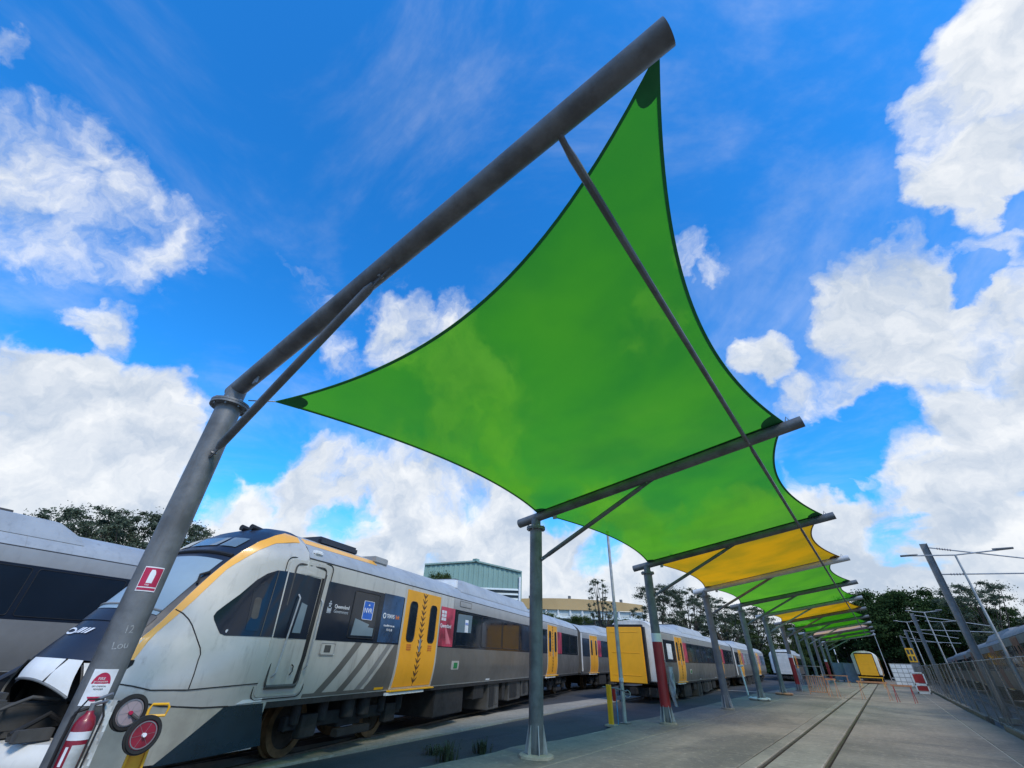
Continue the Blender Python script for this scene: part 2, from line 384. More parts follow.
# pale crossing patch further down the yard
mb = MB(); P = []
for t in linsp(0, 1, 14):
    x = -15+7.4*t; y = 33+7*t+1.6*sin(t*pi); P.append([Vector((x, y-.5, -.045)), Vector((x, y+.5, -.045))])
mb.grid(P); tag(mb.build('crossing_strip', conc_l), kind='structure')
# right-hand kerb below the fence, in pieces
kerb = tag(bpy.data.objects.new('kerb', None), kind='structure'); COL.objects.link(kerb)
for k in range(26):
    y0 = 14+k*3.6
    if k == 3: continue
    mb = MB(); dx = RNG.uniform(-.03, .03); mb.box(2.56+dx, 2.78+dx, y0, y0+3.5, -.12, .13+RNG.uniform(-.015, .015)); mb.build('kerb_stone', conc, kerb, False, .015)

# ================================================================= TRAINS
PROF = [(.30, 1.22), (.85, 1.265), (.95, 1.29), (1.1, 1.325), (1.3, 1.352), (1.5, 1.36), (2.88, 1.36), (2.95, 1.35), (3.05, 1.29), (3.15, 1.20), (3.22, 1.10), (3.33, .94), (3.42, .68), (3.47, .4), (3.49, 0)]
def prof(z): return interp(z, PROF)
class Side:
    """surface of a car's side: s along the car, z up, near side at negative y"""
    def __init__(s, nose=False): s.nose = nose
    def y(s, x, z):
        p = prof(z)
        if not s.nose or x >= -1.3: return p
        WU = [(-4.3, .05), (-3.9, .12), (-3.7, .3), (-3.5, .48), (-3.26, .68), (-3.04, .80), (-2.8, .94), (-2.45, 1.12), (-2.05, 1.27), (-1.7, 1.335), (-1.3, 1.36)]
        WL = [(-4.3, .3), (-4.0, .55), (-3.75, .74), (-3.5, .88), (-3.26, 1.0), (-3.04, 1.08), (-2.8, 1.16), (-2.45, 1.25), (-2.05, 1.32), (-1.7, 1.35), (-1.3, 1.36)]
        K = [(-3.3, .40), (-3.04, .38), (-2.8, .32), (-2.45, .24), (-2.05, .13), (-1.3, 0)]
        t = min(1, max(0, (z-1.0)/.7)); t = t*t*(3-2*t)
        am = lambda T: sum(interp(x+e_, T) for e_ in (-.18, -.12, -.06, 0, .06, .12, .18))/7
        w = am(WL)*(1-t)+am(WU)*t
        return w*p/1.36*(1-am(K)*max(0, z-1.5))
    def pt(s, x, z, off=0., side=-1): return Vector((x, side*(s.y(x, z)+off), z))
def zsteps(z0, z1):
    zs = [z0]+[z for z, _ in PROF if z0+.01 < z < z1-.01]+[z1]
    return zs
def patch(S, name, m, parent, s0, s1, z0, z1, off=.004, ns=2, side=-1, left=None, right=None, th=.0, smooth=True):
    """conforming panel; left/right may be functions of z giving slanted or curved ends"""
    if z1-z0 > .3 and S.nose: zs = linsp(z0, z1, 14)
    else: zs = zsteps(z0, z1)
    if left or right: zs = linsp(z0, z1, 16)
    if S.nose and s0 < -1.3: ns = max(ns, 12)
    mb = MB(); P = []
    for z in zs:
        a = left(z) if left else s0; b = right(z) if right else s1
        P.append([S.pt(a+(b-a)*i/(ns-1), z, off, side) for i in range(ns)])
    mb.grid(P)
    if th:      # returned edges so the panel has thickness
        rim = P[0]+[r[-1] for r in P[1:]]+P[-1][-2::-1]+[r[0] for r in P[-2:0:-1]]
        inn = [Vector((p.x, p.y-side*th, p.z)) for p in rim]
        mb.grid([rim+[rim[0]], inn+[inn[0]]])
    return mb.build(name, m, parent, smooth)
def rrect(s0, s1, z0, z1, r, n=4):
    o = []
    for cx, cz, a0 in ((s1-r, z1-r, 0), (s0+r, z1-r, 90), (s0+r, z0+r, 180), (s1-r, z0+r, 270)):
        for k in range(n+1): a = radians(a0+90*k/n); o.append((cx+r*cos(a), cz+r*sin(a)))
    return o
def poly_on(S, name, m, parent, pts, off=.008, side=-1, th=.006):
    """polygon laid on the near side surface with a returned edge"""
    # triangulated fan via bmesh with interior subdivision on curved zones
    bm = bmesh.new(); vs = [bm.verts.new((p[0], 0, p[1])) for p in pts]; f = bm.faces.new(vs)
    bmesh.ops.triangulate(bm, faces=[f])
    if S.nose: bmesh.ops.subdivide_edges(bm, edges=bm.edges[:], cuts=3, use_grid_fill=True)
    bound = [e for e in bm.edges if e.is_boundary]
    r = bmesh.ops.extrude_edge_only(bm, edges=bound); nv = {v for v in r['geom'] if isinstance(v, bmesh.types.BMVert)}
    for v in bm.verts:
        v.co = S.pt(v.co.x, v.co.z, off-(th if v in nv else 0), side)
    bmesh.ops.recalc_face_normals(bm, faces=bm.faces)
    me = bpy.data.meshes.new(name); bm.to_mesh(me); bm.free(); me.materials.append(m)
    o = bpy.data.objects.new(name, me); COL.objects.link(o); o.parent = parent; me.shade_smooth(); me.set_sharp_from_angle(angle=radians(40)); return o
def outline(S, name, m, parent, pts, w=.012, off=.01, closed=True, side=-1):
    n = len(pts); P = [S.pt(p[0], p[1], off, side) for p in pts]
    mb = MB(); mb.tube(P+([P[0]] if closed else []), w, 6, not closed); return mb.build(name, m, parent)

def bogie(root, sc, z=0.):
    b = MB()
    b.box(sc-1.75, sc+1.75, -.98, -.86, .42, .62).box(sc-1.75, sc+1.75, .86, .98, .42, .62).box(sc-.35, sc+.35, -.95, .95, .35, .75)
    for sx in (-1.25, 1.25):
        b.box(sc+sx-.2, sc+sx+.2, -1.06, -.92, .3, .62).tube([(sc+sx+.33, -1.0, .5), (sc+sx+.33, -1.0, .85)], .1, 10)
        b.tube([(sc+sx-.33, -1.0, .5), (sc+sx-.33, -1.0, .8)], .09, 10)
    b.tube([(sc-.25, -1.02, .5), (sc-.25, -1.02, .86)], .14, 12).tube([(sc+.25, -1.02, .5), (sc+.25, -1.02, .86)], .14, 12)
    b.box(sc-.5, sc+.5, -1.1, -.95, .22, .34)
    bo = b.build('bogie', dark, root, True, .012)
    for sx in (-1.25, 1.25):
        w = MB(); w.tube([(sc+sx, -.5, .44), (sc+sx, .5, .44)], .08, 10)
        wo = w.build('wheelset', dark, root)
        for y, n in ((-.53, -1), (.53, 1)):
            c = Vector((sc+sx, y, .44))
            q = MB(); q.disc(c-Vector((0, .065, 0)), (0, 1, 0), .33, .44, .13, 32); q.disc(c+Vector((0, -n*.065, 0)), (0, -n, 0), .4, .475, .03, 32); q.build('wheel', rust, wo)
            q = MB(); q.disc(c-Vector((0, .03, 0)), (0, 1, 0), 0, .335, .06, 28).disc(c-Vector((0, .09, 0)), (0, 1, 0), 0, .13, .18, 16); q.build('wheel_disc', rustd, wo)

def chevrons(S, root_door, sc, z0, z1):
    m = MB(); z = z0
    m2 = MB(); P = []
    for zz in linsp(z0, z1, 20): P.append([S.pt(sc-.008, zz, .019), S.pt(sc+.008, zz, .019)])
    m.grid(P)
    while z < z1-.05:
        for d in (-1, 1):
            pts = [(sc+d*.012, z), (sc+d*.06, z+.035), (sc+d*.115, z+.10), (sc+d*.105, z+.112), (sc+d*.06, z+.085), (sc+d*.012, z+.05)]
            m.poly([S.pt(a, b, .019) for a, b in (pts if d > 0 else pts[::-1])])
        z += .125
    m.build('plant_stencil', brown, root_door)
def door(S, root, s0, s1, detail=True):
    fr = poly_on(S, 'door_frame', body_l, root, [(s0-.07, .90), (s1+.07, .90), (s1+.07, 2.93), (s0-.07, 2.93)] if False else rrect(s0-.07, s1+.07, .90, 2.94, .05), .006, th=.01) if False else patch(S, 'door_frame', body_l, root, s0-.08, s1+.08, .90, 2.93, .008, 2, th=.02)
    sm = (s0+s1)/2
    for a, b in ((s0, sm-.008), (sm+.008, s1)):
        d = patch(S, 'door_leaf', yel, root, a, b, .93, 2.86, .016, 2, th=.02)
        gw = .33; c = (a+b)/2+(.07 if a == s0 else -.07)*-1
        poly_on(S, 'door_window', pane_m, d, rrect(c-gw/2, c+gw/2, 1.80, 2.62, .1), .022)
        if detail:
            outline(S, 'window_seal', black, d, rrect(c-gw/2, c+gw/2, 1.80, 2.62, .1), .012, .02)
            mb = MB()
            for k in range(3):
                zz = 1.62+k*.045; mb.grid([[S.pt(c-.10, zz, .02), S.pt(c+.10, zz, .02)], [S.pt(c-.10, zz+.034, .02), S.pt(c+.10, zz+.034, .02)]])
            mb.build('door_grille', orange_d, d)
    patch(S, 'door_seam', black, root, sm-.010, sm+.010, .93, 2.86, .017)
    if detail:
        dd = [c for c in kids(root) if c.name.startswith('door_leaf')][-1]
        chevrons(S, dd, sm, .99, 2.83)
        mb = MB(); mb.tube([S.pt(sm, 1.60, .0), S.pt(sm, 1.86, .0)], .045, 10); mb.build('door_handle', bolt_m, dd)
    mb = MB(); mb.box(s0-.12, s1+.14, -1.36, -1.24, .855, .885); mb.build('door_sill', yel_s if True else white, root, False, .006)
    mb = MB(); mb.box(s0-.2, s1-.3, -1.33, -1.25, .80, .845); mb.build('step_edge', white, root, False)

def coach(name, label, P, a, z, length=20.8, doors=((2.02, 3.68), (14.3, 15.96)), nose=False, detail=True, start=0., fair=None, end=None, group=None, dark_low=True):
    root = thing(name, label, 'train car', (P.x, P.y, z), a+pi/2, group)
    # local x runs along the car; local -y faces the camera side.  body half width 1.36, origin lies on the near side plane
    inner = root
    S = Side(nose); e = length; s0 = -1.3 if nose else start
    SH = Vector((0, 1.36, 0))
    # shell sides
    for side in (-1, 1):
        mb = MB(); cols = linsp(s0, e, 10)
        mb.grid([[S.pt(x, zz, 0, side) for x in cols] for zz in [.88, .95, 1.1, 1.3, 1.5, 1.75, 2.9, 2.95]])
        mb.build('side_wall', body_l, root)
    mb = MB(); zs = [2.95, 3.0, 3.05, 3.15, 3.22, 3.33, 3.42, 3.47, 3.49]
    ring = [(-prof(q), q) for q in zs]+[(prof(q), q) for q in zs[-2::-1]]
    mb.grid([[Vector((x, y, q)) for y, q in ring] for x in linsp(s0, e, 8)]); mb.build('roof', roof_m, root)
    mb = MB(); mb.box(s0, e, -1.27, 1.27, .80, .9); mb.build('floor_frame', dark, root, False)
    for x in (e, s0):
        if x == s0 and nose: continue
        mb = MB(); zz = [.88, .95, 1.1, 1.3, 1.5, 2.9, 2.95]+zs
        mb.poly([Vector((x, -prof(q), q)) for q in zz]+[Vector((x, prof(q), q)) for q in zz[::-1]]); mb.build('end_wall', offw if end else body_d, root, False)
    # gutter line
    mb = MB(); mb.tube([S.pt(s0, 2.955, .004), S.pt(e, 2.955, .004)], .011, 6); mb.build('gutter', dark2, root)
    for k in range(1, 6):
        x = s0+(e-s0)*k/6; mb = MB(); mb.grid([[S.pt(x-.006, q, .003), S.pt(x+.006, q, .003)] for q in zs]); mb.build('roof_seam', cant_m, root)
    # livery
    ls = 1.72
    if nose:
        patch(S, 'lower_panel', body_d, root, 0, e, .90, ls, .004, 3, left=lambda q: 1.05+(q-.95)*.98)
        for w0, wdt in ((-.33, .20), (.24, .20), (.76, .17)):
            patch(S, 'livery_stripe', body_s if w0 > .7 else body_d, root, 0, 0, .93, ls, .004, 2, left=lambda q, w0=w0: w0+(q-.95)*1.0, right=lambda q, w0=w0, wdt=wdt: w0+wdt+(q-.95)*1.0)
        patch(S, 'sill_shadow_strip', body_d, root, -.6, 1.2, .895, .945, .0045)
        bstart = -.72
    else:
        patch(S, 'lower_panel', body_d if dark_low else body_s, root, s0+.02, e-.02, .90, ls, .004); bstart = s0+.15
    patch(S, 'window_band', band_m, root, bstart, e-.12, ls, 2.66, .006)
    patch(S, 'cantrail_panel', cant_m if not nose else cant_m, root, 4.5 if nose else s0, e, 2.66, 2.945, .004)
    # panes
    d0, d1 = doors if len(doors) == 2 else (doors[0], doors[0])
    def panes(a, b, w=1.75):
        n = max(1, round((b-a)/w)); ww = (b-a)/n
        for k in range(n):
            r = rrect(a+k*ww+.05, a+(k+1)*ww-.05, 1.78, 2.61, .05)
            o = poly_on(S, 'window_pane', pane_m, root, r, .010)
            if detail: outline(S, 'window_seal', black, o, r, .008, .010)
    panes(d0[1]+1.0, d1[0]-.35)
    panes(d1[1]+1.0, e-.5, 1.4)
    if not nose and d0[0]-s0 > 1.2: panes(s0+.5, d0[0]-.4, 1.2)
    for d in doors:
        door(S, root, d[0], d[1], detail)
        patch(S, 'pink_panel', pink, root, d[1]+.1, d[1]+.92, 1.74, 2.66, .009, th=.008)
    # gear hung under the floor
    bogie(root, 1.25 if nose else s0+4.0); bogie(root, e-3.8)
    for (a_, b_, zb, mt) in ((4.2, 5.9, .22, dark), (6.6, 7.4, .45, dark), (7.7, 8.7, .12, dark2), (9.0, 9.3, .3, dark), (9.6, 10.9, .25, dark2), (11.05, 11.9, .3, dark2), (12.3, 13.4, .35, dark)):
        o = a_-(0 if nose else -s0)
        mb = MB(); mb.box(a_, b_, -1.2, 1.0, zb, .82); bx = mb.build('equipment_box', mt, root, False, .02)
        if mt is dark2:
            q = MB(); q.box(a_+.15, b_-.45, -1.212, -1.2, zb+.08, .74); q.build('box_grille', black, bx, False)
            q = MB(); q.box(b_-.36, b_-.12, -1.215, -1.2, zb+.12, .68); q.build('box_door', dark2, bx, False, .004)
    if detail:
        for x in (d0[1]+3.6, d1[0]-2.2, 1.4):
            mb = MB(); mb.grid([[S.pt(x, .915, .008), S.pt(x+.32, .915, .008)], [S.pt(x, .955, .008), S.pt(x+.32, .955, .008)]]); mb.build('axle_label', yel_s if x == 1.4 else text_w, root, False)
        x = d0[1]+1.05; patch(S, 'destination_box', cant_m, root, x+.15, x+.95, 2.76, 2.90, .010, th=.01); outline(S, 'box_rim', dark2, root, rrect(x+.15, x+.95, 2.76, 2.90, .02), .006, .010)
        mb = MB(); bx = poly_on(S, 'control_box', body_l, root, rrect(x-.05, x+.40, 1.22, 1.42, .03), .010)
        poly_on(S, 'control_screen', web_g, bx, rrect(x+.08, x+.30, 1.25, 1.38, .01), .016)
    if fair:
        for a_, b_ in fair:   # raised roof fairing with sloping ends
            hh = 3.64; P = []
            for x, t in ((a_, 0), (a_+.5, 1), (b_-.5, 1), (b_, 0)):
                zt = 3.42+(hh-3.42)*t; P.append([Vector((x, y, q)) for y, q in ((-1.16, 3.19), (-1.13, 3.22+(zt-3.42)*.3), (-.9, zt-.06), (-.6, zt), (.6, zt), (.9, zt-.06), (1.16, 3.19))])
            mb = MB(); mb.grid(P)
            for r in (P[0], P[-1]): mb.poly(r)
            fo = mb.build('roof_fairing', roof_m, root, True, angle=25)
            gm = MB(); x = a_+.8
            while x < b_-1.:
                gm.box(x, x+.5, -.5, .5, hh-.0, hh+.06); x += .9
            gm.build('roof_vent', dark2, fo, False, .01)
    return root, S

# ---- nose car
T1, S1 = coach('train_cab_car', 'streamlined cab end car with yellow stripe, open coupler hatch and yellow doors', P0+Vector((0, 0, 0))-N1*1.36, A1, 0., 20.8, nose=True, fair=((5.3, 12.5),))
RT = [(-1.3, 3.40), (-1.45, 3.395), (-1.75, 3.28), (-2.08, 3.10), (-2.28, 2.92), (-2.45, 2.71), (-2.64, 2.44), (-2.8, 2.19), (-2.93, 1.98), (-3.04, 1.80), (-3.15, 1.66), (-3.26, 1.53), (-3.40, 1.36)]
CT = [(-1.3, 3.52), (-1.5, 3.50), (-1.85, 3.36), (-2.15, 3.17), (-2.38, 2.99), (-2.62, 2.78), (-2.86, 2.53), (-3.08, 2.28), (-3.25, 2.07), (-3.40, 1.88), (-3.52, 1.72), (-3.63, 1.58), (-3.76, 1.40)]
RT[0] = (-1.3, 3.335)
def zc(s): return interp(s, [(a, b) for a, b in RT[::-1]]+[(1.2, 3.335)])
SL = [(-3.42, 1.08), (-3.22, 1.40), (-3.06, 1.67), (-2.76, 2.08), (-2.42, 2.62), (-2.1, 2.95), (-1.85, 3.11), (-1.5, 3.20), (-1.3, 3.225), (1.2, 3.225)]
# cab flanks: columns from the bottom edge to the corner curve
def zbot(s): return interp(s, [(-4.3, .62), (-3.55, .34), (-1.3, .33)])
for side in (-1, 1):
    mb = MB(); cols = [-3.62, -3.5, -3.4, -3.3, -3.2, -3.1, -3.0, -2.9, -2.8, -2.7, -2.6, -2.5, -2.4, -2.3, -2.2, -2.1, -2.0, -1.9, -1.8, -1.7, -1.6, -1.5, -1.4, -1.3]
    P = []
    for x in cols:
        zt = zc(x) if x > -3.4 else 1.36; P.append([S1.pt(x, q, 0, side) for q in linsp(zbot(x), zt, 22)])
    mb.grid(P); mb.build('cab_side', body_l, T1, True, angle=50)
    # yellow stripe along the edge of the black mask
    for nm, mtl, lo, hi in (('yellow_stripe', stripe_m, 0, 1),):
        mb = MB(); P = []
        for x in linsp(-3.40, 1.0, 60):
            b = zc(x); a_ = interp(x, SL); a_ = min(a_, b-.04)
            P.append([S1.pt(x, q, .006, side) for q in linsp(a_, b, 5)])
        mb.grid(P); mb.build(nm, mtl, T1)
# front mask surface F(t,u)
def F(t, u, off=0.):
    k = min(int(t), len(RT)-2); f = t-k
    rs, rz = [RT[k][i]+(RT[k+1][i]-RT[k][i])*f for i in (0, 1)]; cs, cz = [CT[k][i]+(CT[k+1][i]-CT[k][i])*f for i in (0, 1)]
    yc = S1.y(rs, rz); au = abs(u)
    p = Vector((cs+(rs-cs)*au**2.3, yc*u, cz+(rz-cz)*au**2.6))
    if off:
        e = .02; a = F(min(t+e, 11.99), u)-F(max(t-e, 0), u); b = F(t, min(u+e, 1))-F(t, max(u-e, -1)); n = a.cross(b).normalized()
        if n.x > 0 and n.z < 0: n = -n
        if n.z < -.2 or n.x > .3: n = -n
        p = p+n*off
    return p
mb = MB(); mb.grid([[F(t, u) for u in linsp(-1, 1, 25)] for t in linsp(0, 11.999, 49)]); mb.build('nose_mask', navy, T1, True, angle=60)
def fpatch(name, m, t0, t1, ua, ub, off=.012, par=T1, ua2=None, ub2=None):
    ua2 = ua if ua2 is None else ua2; ub2 = ub if ub2 is None else ub2
    mb = MB(); P = []
    for i in range(11):
        f = i/10; t = t0+(t1-t0)*f; a_, b_ = ua+(ua2-ua)*f, ub+(ub2-ub)*f
        P.append([F(t, a_+(b_-a_)*j/16, off) for j in range(17)])
    mb.grid(P); rim = P[0]+[r[-1] for r in P[1:]]+P[-1][-2::-1]+[r[0] for r in P[-2:0:-1]]
    return mb.build(name, m, par, True, angle=60)
ws = fpatch('windscreen', wscr, 5.0, 8.5, -.93, .93, .012, ua2=-.9, ub2=.9)
fpatch('windscreen_lower', navy, 8.55, 9.35, -.92, .92, .012)
mb = MB()
for t in (8.2,): mb.tube([F(t, u, .02) for u in linsp(-.9, .9, 17)], .014, 6)
mb.build('wiper_rail', cant_m, ws)
for ua, ub in ((-.80, -.42), (-.34, .36), (.44, .80)): fpatch('quarter_light', pane_g, 3.0, 3.95, ua, ub, .014)
mb = MB(); mb.tube([F(4.55, u, .01) for u in linsp(-.97, .97, 21)], .03, 6); mb.build('mask_rib', black, T1)
for u in (-.25, .05):
    p = F(1.5, u, .02); mb = MB(); mb.tube([p+Vector((.2, 0, .0)), p+Vector((-.10, 0, .01))], [.035, .055], 10); mb.build('horn', black, T1)
mb = MB(); mb.tube([F(6.4, -.97, .03), F(6.0, -.9, .05), F(5.7, -.97, .03)], .018, 6); mb.build('mirror_camera', black, T1)
# slanted emblem and letters on the lower mask
em = MB()
for (uc, tc_) in ((.18, 10.25),):
    P = []
    for k in range(25):
        a_ = radians(20+k*320/24); du, dt = .17*cos(a_)+.05*sin(a_), -.28*sin(a_); wdt = .35+.65*abs(sin(a_/2))
        P.append([F(tc_+dt, uc+du, .014), F(tc_+dt*.55, uc+du*.72, .014)])
    em.grid(P)
em.build('emblem', text_w, T1, False)
em = MB()
for (ua, ub) in ((-.04, .0), (-.12, -.06), (-.20, -.16), (-.28, -.23)):
    em.grid([[F(10.4, ua, .014), F(10.4, ub, .014)], [F(9.95, ua-.06, .014), F(9.95, ub-.06, .014)]])
em.build('nose_letters', text_w, T1, False)
em = MB(); em.grid([[F(9.75, -.60, .014), F(9.75, -.66, .014)], [F(9.42, -.76, .014), F(9.42, -.86, .014)]]); em.build('nose_tick', text_w, T1, False)
# hood over the coupler, open hatch, coupler, lip
mb = MB(); P = []
for f in linsp(0, 1, 8):
    row = []
    for u in linsp(-.70, .26, 15):
        b = F(11.999, u); e_ = Vector((b.x-.07+.05*(abs(u)/.62)**2, b.y*1.10, 1.19-.13*(abs(u)/.62)**2.4)); q = b.lerp(e_, f); q.x -= .02*sin(f*pi); row.append(q)
    P.append(row)
mb.grid(P); hood = mb.build('coupler_hood', white, T1, True)
mb = MB(); mb.tube(P[-1], .014, 8); mb.build('hood_rim', steel_m, hood)
mb = MB(); mb.grid([[F(11.999, u) for u in linsp(.26, 1, 9)], [Vector((F(11.999, u).x-.03, F(11.999, u).y*1.08, 1.16-.30*max(0., (u-.26)/.74)**1.5)) for u in linsp(.26, 1, 9)]]); mb.build('hatch_frame', navy, T1, True)
mb = MB(); mb.tube([P[0][3]+Vector((-.005, 0, .006)), P[-1][5]+Vector((-.005, 0, .012))], .01, 6); mb.build('hood_seam', dark, hood)
mb = MB(); mb.box(-3.3, -3.22, -.85, .85, .3, 1.4); mb.build('hatch_bulkhead', black, T1, False)
for sd in (-1, 1):   # hatch cheeks swung aside
    mb = MB(); P = []
    for x in linsp(-3.62, -3.28, 6): P.append([Vector((x, sd*(S1.y(x, q)-.05), q)) for q in linsp(.5, 1.34, 10)])
    mb.grid(P); mb.build('hatch_cheek', black, T1)
mb = MB(); mb.tube([F(11.6, .97), Vector((-3.72, .80, 1.12)), Vector((-3.82, .90, .75))], .035, 8); mb.build('hatch_edge', navy, T1)
mb = MB(); P = []
for q in linsp(.28, .62, 6):
    bul = .10*sin((q-.28)/.34*pi)
    P.append([Vector((-3.90-bul+.45*abs(u)**2.6, .98*u, q)) for u in linsp(-1, 1, 21)])
P.append([Vector((-3.55+.2*abs(u)**2.6, .9*u, .64)) for u in linsp(-1, 1, 21)])
mb.grid(P); lip = mb.build('lower_lip', offw, T1, True)
mb = MB(); mb.box(-3.995, -3.5, .02, .035, .29, .655); mb.build('lip_seam', dark, lip, False)
cp = MB(); cp.box(-4.02, -3.3, -.16, .16, .68, .95).box(-4.15, -3.95, -.24, .24, .66, 1.0); co = cp.build('coupler', dark2, T1, True, .03)
for y in (-.42, .45):
    q = MB(); q.tube([(-3.9, y, .7), (-3.6, y*.9, .86), (-3.3, y, .7)], .03, 8); q.build('air_hose', black, co)
q = MB(); q.box(-4.0, -3.95, -.10, .10, .99, 1.06); q.tube([(-4.05, -.22, .9), (-3.8, -.28, 1.02), (-3.5, -.26, .98)], .02, 8); q.build('coupler_bracket', dark2, co, True)
q = MB()
for k in range(9):
    y = -.62+k*.155; q.box(-3.85+RNG.uniform(-.1, .15), -3.6, y, y+.09, .64, .70+RNG.uniform(0, .09))
q.build('coupler_contacts', dark2, co, False, .008)
# skirt, seams, cab door
poly_on(S1, 'nose_skirt', skirt_m, T1, [(-2.64, .31), (-1.15, .35), (-1.36, .87), (-1.99, .872)], .008)
poly_on(S1, 'lower_fairing', mat('fairing_beige', (.40, .375, .31), .45, 0, .12, 2.5, dirt=.6), T1, [(-3.45, .98), (-3.30, .985), (-3.115, .967), (-2.826, .912), (-2.326, .867), (-2.0, .862), (-2.62, .33), (-3.0, .335), (-3.45, .36)], .003)
poly_on(S1, 'sill_light', white, T1, [(-1.84, .885), (-1.42, .895), (-1.42, .935), (-1.76, .93)], .012)
outline(S1, 'panel_seam', dark, T1, [(-2.90, 2.00), (-2.815, 1.96), (-2.74, 1.89), (-2.69, 1.82), (-2.62, 1.68), (-2.563, 1.55), (-2.552, 1.48), (-2.565, 1.41), (-2.58, 1.25), (-2.593, 1.09)], .007, .006, False)
outline(S1, 'panel_seam', dark, T1, [(-3.40, 1.17), (-3.194, 1.135), (-3.01, 1.09), (-2.603, 1.08), (-2.128, 1.105), (-1.62, 1.125)], .007, .006, False)
outline(S1, 'panel_seam', dark, T1, [(-3.45, 1.0), (-3.115, .975), (-2.826, .921), (-2.326, .875), (-1.95, .868)], .009, .006, False)
sw = poly_on(S1, 'cab_side_window', band_m, T1, [(-2.475, 1.95), (-2.46, 1.90), (-2.39, 1.78), (-2.36, 1.735), (-2.30, 1.715), (-2.0, 1.72), (-1.60, 1.725), (-1.60, 2.69), (-1.78, 2.68), (-1.92, 2.61), (-2.04, 2.50), (-2.215, 2.27), (-2.38, 2.09), (-2.45, 2.01)], .010)
poly_on(S1, 'cab_window_pane', pane_m, sw, [(-2.06, 1.79), (-1.87, 1.79), (-1.85, 2.45), (-1.92, 2.48), (-2.06, 2.36)], .016)
poly_on(S1, 'driver_seat', dark2, sw, rrect(-2.02, -1.92, 1.95, 2.25, .04), .0175)
q = MB(); q.disc(S1.pt(-2.29, 1.77, .012), (0, -1, 0), 0, .022, .004, 12); q.build('round_badge', text_w, sw)
outline(S1, 'cab_window_divider', dark2, sw, [(-1.82, 1.73), (-1.76, 2.67)], .008, .014, False)
outline(S1, 'cab_door_outer_seam', dark, T1, rrect(-1.66, -.66, .92, 2.93, .10), .008, .008)
cd = poly_on(S1, 'cab_door', body_l, T1, rrect(-1.62, -.70, .95, 2.90, .09), .012, th=.014)
poly_on(S1, 'cab_door_top', body_l, cd, rrect(-1.50, -.84, 2.68, 2.80, .03), .018)
poly_on(S1, 'cab_door_band', band_m, cd, [(-1.60, 1.72), (-.92, 1.72), (-.92, 2.66), (-1.60, 2.68)], .018)
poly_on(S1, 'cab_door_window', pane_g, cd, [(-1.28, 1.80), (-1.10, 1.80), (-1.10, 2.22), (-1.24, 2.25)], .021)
poly_on(S1, 'cab_door_recess', dark, cd, [(-.92, 1.06), (-.84, 1.06), (-.80, 2.75), (-.90, 2.75)], .0175)
outline(S1, 'cab_door_seal', dark2, cd, rrect(-1.50, -.84, 1.07, 2.84, .08), .016, .016)
outline(S1, 'cab_door_step', dark2, cd, [(-1.48, 1.07), (-.88, 1.07)], .03, .016, False)
for x0_, x1_, z0_, z1_ in ((-1.42, -1.34, 1.2, 2.36), (-.80, -.80, 1.3, 2.34)):
    q = MB(); q.tube([S1.pt(x0_, z0_, .02), S1.pt(x0_, z0_+.05, .07), S1.pt(x1_, z1_-.05, .07), S1.pt(x1_, z1_, .02)], .014, 8); q.build('grab_rail', steel_l, cd)
outline(S1, 'cab_door_handle', black, cd, [(-1.10, 1.36), (-1.06, 1.34), (-1.05, 1.27), (-1.09, 1.22)], .009, .03, False)
q = MB(); q.box(-1.18, -.95, -1.32, -1.14, 3.04, 3.13); q.build('camera_pod', white, T1, True, .03)
q = MB(); q.box(-.62, .62, -.80, .70, 3.36, 3.535); q.build('roof_box', navy, T1, True, .05)
q = MB(); q.box(.98, 1.5, -1.02, -.5, 3.30, 3.44); q.build('roof_unit', cant_m, T1, True, .02)
# lettering, posters, panels behind the cab door
tR = (pi/2, 0, 0)
YO = -1.36-.010
text('crest_lettering', 'Queensland', .088, text_w, T1, (-.40, YO, 2.245), tR)
text('crest_lettering', 'Government', .080, text_g, T1, (-.40, YO, 2.165), tR)
q = MB()
for k, (a_, b_, w_, h_) in enumerate(((-.53, 2.16, .10, .022), (-.53, 2.19, .07, .07), (-.575, 2.21, .02, .07), (-.485, 2.21, .02, .07), (-.53, 2.265, .05, .03), (-.53, 2.30, .075, .025), (-.53, 2.335, .03, .03))):
    q.poly([(a_+dx*w_/2, YO+.001, b_+dz*h_/2) for dx, dz in ((-1, -1), (1, -1), (1.1, 0), (1, 1), (-1, 1), (-1.1, 0))])
q.build('crest_emblem', text_g, T1, False)
pw = poly_on(S1, 'window_pane', pane_m, T1, rrect(.12, .95, 1.79, 2.60, .03), .012)
outline(S1, 'window_seal', black, pw, rrect(.12, .95, 1.79, 2.60, .03), .008, .012)
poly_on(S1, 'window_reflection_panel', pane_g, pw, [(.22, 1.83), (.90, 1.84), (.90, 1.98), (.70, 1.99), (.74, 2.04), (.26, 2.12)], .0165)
ps = poly_on(S1, 'window_poster', poster, pw, rrect(.45, .78, 2.12, 2.45, .015), .018)
outline(S1, 'poster_border', text_w, ps, rrect(.45, .78, 2.12, 2.45, .015), .005, .018)
text('poster_lettering', 'NVR', .135, text_w, ps, (.475, -1.382, 2.235), tR)
q = MB(); q.poly([(.585, -1.381, 2.37), (.655, -1.381, 2.37), (.62, -1.381, 2.41)]); q.build('poster_triangle', text_w, ps, False)
bp_ = patch(S1, 'blue_panel', bluep, T1, 1.12, 1.90, 1.745, 2.67, .009, th=.008)
text('blue_panel_lettering', 'TRANS', .115, text_w, bp_, (1.305, YO-.002, 2.20), tR, xs=.85)
text('blue_panel_lettering', 'link', .115, text_o, bp_, (1.655, YO-.002, 2.20), tR, xs=.95)
